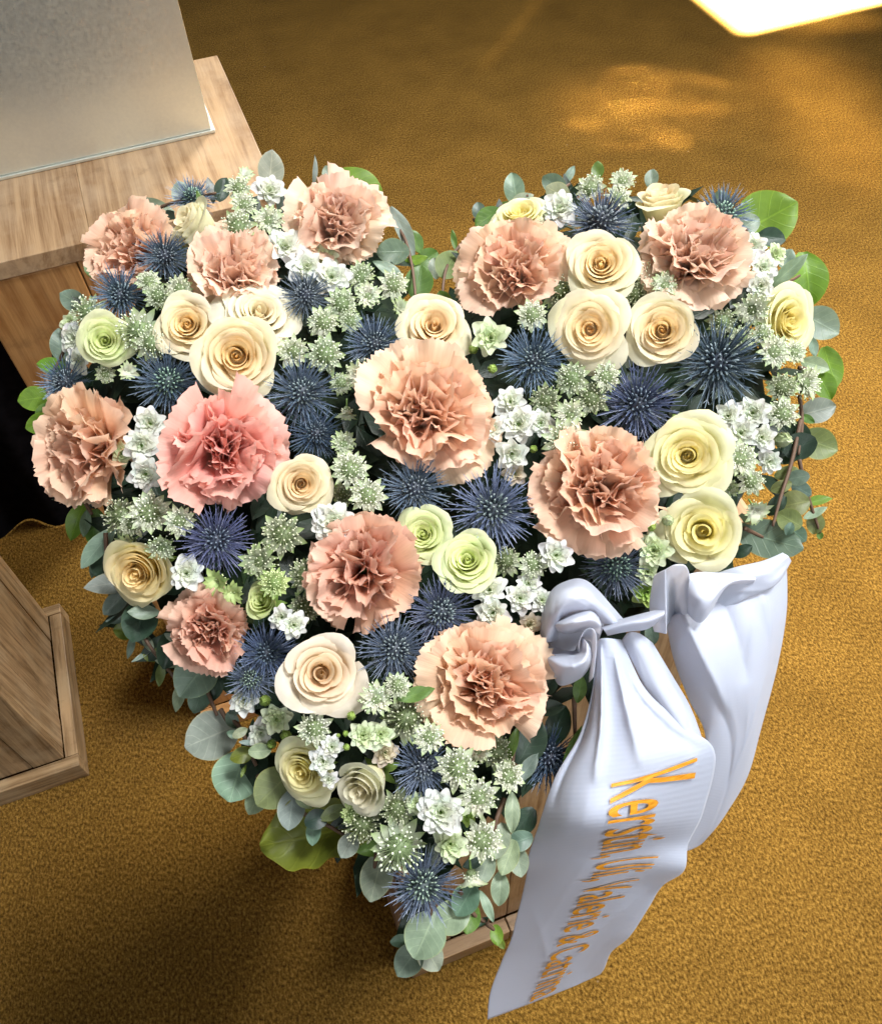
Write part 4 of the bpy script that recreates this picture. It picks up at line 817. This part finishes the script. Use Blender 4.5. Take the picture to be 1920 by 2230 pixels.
while cnt < 620:
    q = np.array([r.uniform(OUT2[:, 0].min(), OUT2[:, 0].max()), r.uniform(OUT2[:, 1].min(), OUT2[:, 1].max())]); s = sdist(q)
    if s < -.010: continue
    p = P0 + E1 * q[0] + E2 * q[1] + PN * (-.004 if s > .03 else -.022) * r.uniform(.6, 1.6); R = frame(nrm(PN + .8 * np.array([r.uniform(-1, 1), r.uniform(-1, 1), r.uniform(-.2, .4)])), r.uniform(0, 6)); L = r.uniform(.012, .024); w = L * r.uniform(.25, .45)
    pts = [(-.0, -L, 0), (-w * .8, -L * .4, w * .25), (0, -L * .4, 0), (w * .8, -L * .4, w * .25), (-w, L * .25, w * .3), (0, L * .25, .0), (w, L * .25, w * .3), (0, L, .002)]
    mb.add([p + R @ np.array(k) for k in pts], [(0, 2, 1), (0, 3, 2), (1, 2, 5, 4), (2, 3, 6, 5), (4, 5, 7), (5, 6, 7)], [(.5, 0), (0, .3), (.5, .3), (1, .3), (0, .6), (.5, .6), (1, .6), (.5, 1)]); cnt += 1
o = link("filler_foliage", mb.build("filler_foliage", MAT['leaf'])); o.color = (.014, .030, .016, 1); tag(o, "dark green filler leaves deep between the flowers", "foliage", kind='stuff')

# ------------------------------------------------------------------ ribbon
rib = link("ribbon_bow", None); rib.location = Vector(at(1310, 1400, .50)); tag(rib, "white satin ribbon bow with golden lettering on its long tail", "ribbon"); RB = np.array(rib.location)
def sheet(name, rows, nv, nu, wave=0.0, freq=3.0, seed=0, parent=rib, creases=None, crumple=(14, .0022)):
    R_ = [smooth_spline([at(*p) for p in row], nu) for row in rows]; G = np.array([smooth_spline([R_[k][j] for k in range(len(rows))], nv) for j in range(nu)]).transpose(1, 0, 2)
    if wave:
        r = random.Random(seed); p1, p2 = r.uniform(0, 6), r.uniform(0, 6)
        for a in range(nv):
            for b in range(nu):
                s, t = a / (nv - 1), b / (nu - 1); d = wave * (math.sin(freq * 6.28 * s + 3 * t + p1) * (.3 + abs(2 * t - 1)) + .6 * math.sin(6.28 * (1.3 * t + .9 * s) + p2)); G[a, b] += nrm(CAM - G[a, b]) * d * min(1, 4 * s)
    if crumple:
        r = random.Random(seed + 90)
        for _ in range(crumple[0]):
            an = r.uniform(0, 6.28); c0, c1 = r.uniform(0, 1), r.uniform(0, 1); h = crumple[1] * r.uniform(-1, 1); w = r.uniform(.04, .12); le = r.uniform(.15, .4)
            for a in range(nv):
                for b in range(nu):
                    ds, dt = a / (nv - 1) - c0, b / (nu - 1) - c1; p_ = ds * math.cos(an) + dt * math.sin(an); q_ = -ds * math.sin(an) + dt * math.cos(an)
                    if abs(q_) < le and abs(p_) < 4 * w: G[a, b] += nrm(CAM - G[a, b]) * h * math.exp(-abs(p_) / w) * math.cos(q_ / le * 1.57) ** 2
    if creases:
        for a in range(nv):
            s = a / (nv - 1)
            for b in range(nu):
                t = b / (nu - 1); k = 0.0
                for (t0, t1, s0, s1, w, h) in creases:
                    if s0 <= s <= s1:
                        f = (s - s0) / (s1 - s0); c = lerp(t0, t1, f); k += h * math.sin(math.pi * f) ** .6 * math.exp(-abs(t - c) / w)
                G[a, b] += nrm(CAM - G[a, b]) * k
    o = link(name, grid_mesh(name, G - RB, MAT['ribbon']), parent); md = o.modifiers.new("thickness", 'SOLIDIFY'); md.thickness = .0004; md.offset = 0
    return o, G
TAIL = [[(1296,1405,.480),(1306,1392,.470),(1322,1390,.466),(1340,1392,.470),(1354,1394,.480)],
        [(1290,1500,.474),(1302,1485,.468),(1330,1490,.467),(1370,1500,.465),(1404,1500,.472)],
        [(1262,1601,.470),(1290,1595,.460),(1330,1592,.461),(1400,1590,.458),(1490,1580,.470)],
        [(1208,1694,.468),(1255,1700,.458),(1322,1695,.454),(1420,1680,.456),(1556,1640,.476)],
        [(1172,1800,.478),(1240,1798,.458),(1318,1790,.452),(1420,1785,.470),(1530,1770,.496)],
        [(1150,1865,.496),(1232,1860,.484),(1312,1850,.480),(1402,1842,.494),(1498,1838,.512)],
        [(1147,1900,.512),(1226,1897,.498),(1305,1892,.494),(1392,1886,.508),(1489,1896,.518)],
        [(1138,1945,.528),(1212,1942,.516),(1285,1938,.512),(1362,1930,.522),(1441,1930,.538)],
        [(1124,2000,.546),(1195,1995,.538),(1265,1990,.534),(1338,1982,.540),(1411,1978,.548)],
        [(1112,2048,.562),(1180,2044,.556),(1246,2038,.552),(1312,2026,.558),(1370,2040,.566)],
        [(1093,2092,.580),(1163,2090,.574),(1227,2082,.570),(1285,2068,.576),(1331,2073,.586)],
        [(1067,2163,.600),(1140,2148,.596),(1208,2132,.592),(1266,2112,.598),(1316,2108,.604)],
        [(1061,2221,.615),(1125,2197,.612),(1190,2172,.610),(1250,2148,.612),(1306,2122,.615)]]
tail, TG = sheet("tail", TAIL, 120, 57, .0016, 3.2, 3, crumple=(8, .0010), creases=[(.30, .42, .02, .26, .03, .006), (.12, .10, .02, .30, .03, -.006), (.62, .70, .03, .24, .03, .005), (.80, .92, .05, .24, .03, -.005), (.45, .20, .40, .75, .07, .002),
    (.95, .60, .55, .85, .06, .003), (.10, .50, .62, .95, .06, .002), (.90, .75, .70, 1.0, .07, -.003)])
SIDE = [[(1440,1352,.496),(1490,1322,.497),(1560,1290,.497),(1640,1250,.498),(1714,1212,.507)],
        [(1452,1372,.490),(1500,1345,.480),(1570,1310,.485),(1640,1275,.490),(1712,1222,.505)],
        [(1468,1440,.492),(1520,1420,.478),(1590,1400,.478),(1660,1370,.488),(1712,1330,.512)],
        [(1500,1525,.494),(1550,1510,.484),(1605,1500,.486),(1655,1480,.496),(1692,1450,.522)],
        [(1535,1600,.500),(1575,1600,.500),(1612,1600,.508),(1640,1595,.518),(1656,1588,.535)],
        [(1525,1690,.515),(1560,1695,.520),(1590,1700,.528),(1612,1695,.538),(1628,1688,.548)],
        [(1490,1780,.535),(1520,1790,.542),(1548,1795,.550),(1570,1785,.556),(1588,1760,.562)],
        [(1450,1850,.550),(1480,1855,.556),(1505,1850,.562),(1530,1835,.568),(1548,1810,.574)]]
sheet("tail", SIDE, 90, 51, .0014, 2.0, 5, crumple=(24, .0035), creases=[(.15, .35, .0, .5, .06, .006), (.45, .60, .0, .42, .06, -.005), (.75, .85, .05, .40, .05, .006), (.9, .5, .35, .7, .06, .003), (.2, .6, .4, .9, .07, -.003)])
sheet("loop_back", [[(1200,1290,.486),(1260,1272,.484),(1330,1320,.486)],[(1190,1370,.490),(1250,1380,.488),(1310,1375,.488)],[(1205,1450,.488),(1250,1440,.487),(1296,1420,.487)]], 20, 15)
PANEL = [[(1176,1402,.480),(1185,1400,.468),(1200,1397,.470),(1214,1394,.484)],[(1180,1335,.480),(1195,1345,.458),(1210,1358,.458),(1220,1370,.478)],
         [(1203,1284,.480),(1213,1305,.456),(1222,1330,.452),(1230,1352,.472)],[(1242,1263,.480),(1246,1288,.454),(1248,1316,.450),(1250,1342,.470)],
         [(1272,1263,.480),(1275,1288,.458),(1274,1315,.454),(1272,1338,.468)],[(1300,1284,.482),(1298,1302,.464),(1296,1320,.460),(1294,1338,.470)],
         [(1330,1318,.482),(1324,1330,.470),(1316,1342,.468),(1310,1354,.474)],[(1356,1348,.480),(1346,1354,.472),(1336,1361,.470),(1325,1368,.476)]]
sheet("loop", PANEL, 80, 41, seed=7, crumple=(26, .0022))
SWIRL = [[(1206,1352,.474),(1204,1362,.462),(1212,1374,.474)],[(1228,1344,.466),(1226,1362,.446),(1234,1380,.470)],[(1255,1334,.462),(1258,1354,.440),(1262,1376,.468)],
         [(1285,1330,.464),(1290,1350,.444),(1292,1374,.468)],[(1303,1345,.468),(1308,1362,.454),(1306,1382,.470)]]
sheet("knot", SWIRL, 50, 25, seed=8, crumple=(18, .0016))
FLAPL = [[(1176,1400,.480),(1178,1422,.470),(1182,1443,.478)],[(1200,1410,.478),(1202,1440,.454),(1203,1470,.470)],[(1226,1416,.474),(1226,1450,.446),(1221,1493,.470)],
         [(1248,1418,.470),(1256,1448,.444),(1262,1478,.466)],[(1262,1405,.468),(1276,1428,.446),(1284,1450,.462)],[(1264,1385,.466),(1278,1400,.450),(1290,1425,.460)]]
sheet("loop", FLAPL, 60, 31, seed=9, crumple=(20, .0022))
ULOOP = [[(1262,1425,.458),(1256,1430,.466),(1252,1436,.478)],[(1262,1395,.452),(1258,1402,.462),(1254,1412,.478)],[(1274,1372,.450),(1272,1382,.460),(1270,1394,.478)],[(1290,1370,.450),(1288,1382,.460),(1284,1396,.478)],
         [(1298,1386,.450),(1294,1396,.460),(1288,1408,.478)],[(1297,1425,.452),(1292,1432,.462),(1286,1440,.478)],[(1291,1475,.456),(1287,1480,.464),(1282,1486,.478)]]
sheet("knot", ULOOP, 60, 17, seed=10, crumple=(8, .001))
STRAP = [[(1308,1366,.474),(1316,1374,.468),(1322,1384,.476)],[(1350,1350,.474),(1358,1360,.462),(1362,1376,.470)],[(1400,1336,.474),(1406,1350,.460),(1408,1370,.468)],[(1446,1325,.476),(1446,1336,.464),(1436,1350,.470)]]
sheet("strap", STRAP, 40, 21, seed=11, crumple=(12, .0015))
sheet("ruffle", [[(1424,1254,.480),(1436,1246,.474),(1449,1240,.470)],[(1414,1320,.482),(1432,1318,.474),(1450,1315,.468)],[(1424,1376,.484),(1438,1378,.476),(1451,1381,.470)]], 30, 15, seed=12, crumple=(6, .001))
sheet("ruffle", [[(1449,1240,.470),(1470,1230,.466),(1492,1232,.468),(1502,1255,.470)],[(1450,1300,.480),(1468,1300,.492),(1484,1300,.486),(1498,1300,.472)],[(1451,1362,.484),(1466,1350,.492),(1480,1342,.486),(1497,1336,.472)]], 30, 25, seed=13, crumple=(6, .001))
sheet("ruffle", [[(1501,1250,.472),(1498,1290,.468),(1496,1334,.472)],[(1525,1246,.476),(1518,1300,.458),(1512,1352,.466)],[(1558,1247,.478),(1548,1300,.456),(1530,1353,.464)],[(1590,1249,.478),(1575,1275,.460),(1553,1322,.466)],
       [(1620,1252,.478),(1605,1264,.466),(1578,1279,.470)],[(1644,1257,.478),(1645,1262,.476),(1640,1270,.478)]], 60, 31, seed=14, crumple=(14, .0016))
FLAP = [[(1520,1262,.494),(1540,1290,.488),(1560,1335,.490)],[(1600,1236,.490),(1612,1265,.478),(1630,1300,.484)],[(1660,1222,.492),(1672,1240,.480),(1690,1272,.488)],[(1704,1204,.500),(1716,1212,.494),(1722,1222,.503)]]
sheet("flap", FLAP, 50, 25, seed=15, crumple=(12, .0018))
FOLD = [[(1354,1394,.480),(1368,1378,.474),(1392,1380,.475),(1420,1400,.482)],[(1390,1470,.476),(1412,1460,.471),(1440,1460,.473),(1462,1470,.480)],[(1425,1535,.474),(1452,1530,.468),(1478,1525,.471),(1500,1535,.480)],[(1470,1595,.472),(1490,1592,.468),(1508,1588,.470),(1522,1590,.478)],[(1492,1618,.471),(1500,1618,.469),(1512,1612,.471),(1526,1605,.478)]]
sheet("fold", FOLD, 50, 25, seed=16, crumple=(16, .002))
def lettering(txt, G, s0, s1, tb, th, mat, mirror=False, lift=.0016, shear=-.38):
    cu = bpy.data.curves.new("lettering", 'FONT'); cu.body = txt; cu.resolution_u = 4; cu.shear = shear; cu.offset = .004
    ob = bpy.data.objects.new("tmp_lettering", cu); COL.objects.link(ob); bpy.context.view_layer.update()
    dg = bpy.context.evaluated_depsgraph_get(); me = bpy.data.meshes.new_from_object(ob.evaluated_get(dg)); bpy.data.objects.remove(ob)
    import bmesh
    bm = bmesh.new(); bm.from_mesh(me); bmesh.ops.triangulate(bm, faces=bm.faces); bmesh.ops.subdivide_edges(bm, edges=[e for e in bm.edges if e.calc_length() > .12], cuts=2)
    bmesh.ops.triangulate(bm, faces=bm.faces); X = [v.co.x for v in bm.verts]; x0, x1 = min(X), max(X); nv, nu = G.shape[:2]
    def surf(s, t):
        a = min(max(s, 0), 1) * (nv - 1); b = min(max(t, 0), 1) * (nu - 1); i, j = min(int(a), nv - 2), min(int(b), nu - 2); f, g = a - i, b - j
        return (G[i, j] * (1 - f) * (1 - g) + G[i + 1, j] * f * (1 - g) + G[i, j + 1] * (1 - f) * g + G[i + 1, j + 1] * f * g), nrm(np.cross(G[i + 1, j] - G[i, j], G[i, j + 1] - G[i, j]))
    for v in bm.verts:
        k = (v.co.x - x0) / (x1 - x0); y = v.co.y / .73
        if mirror: y = 1 - y
        s = lerp(s0, s1, k); p, n = surf(s, lerp(tb[0], tb[1], k) + lerp(th[0], th[1], k) * y)
        if n @ (CAM - p) < 0: n = -n
        v.co = Vector(p + n * lift - RB)
    bm.to_mesh(me); bm.free(); me.materials.clear(); me.materials.append(mat)
    o = link("lettering", me, tail); return o
lettering("Kerstin, Uli, Valerie & Catrina", TG, .245, .975, (.53, .34), (.40, .30), MAT['gold'])
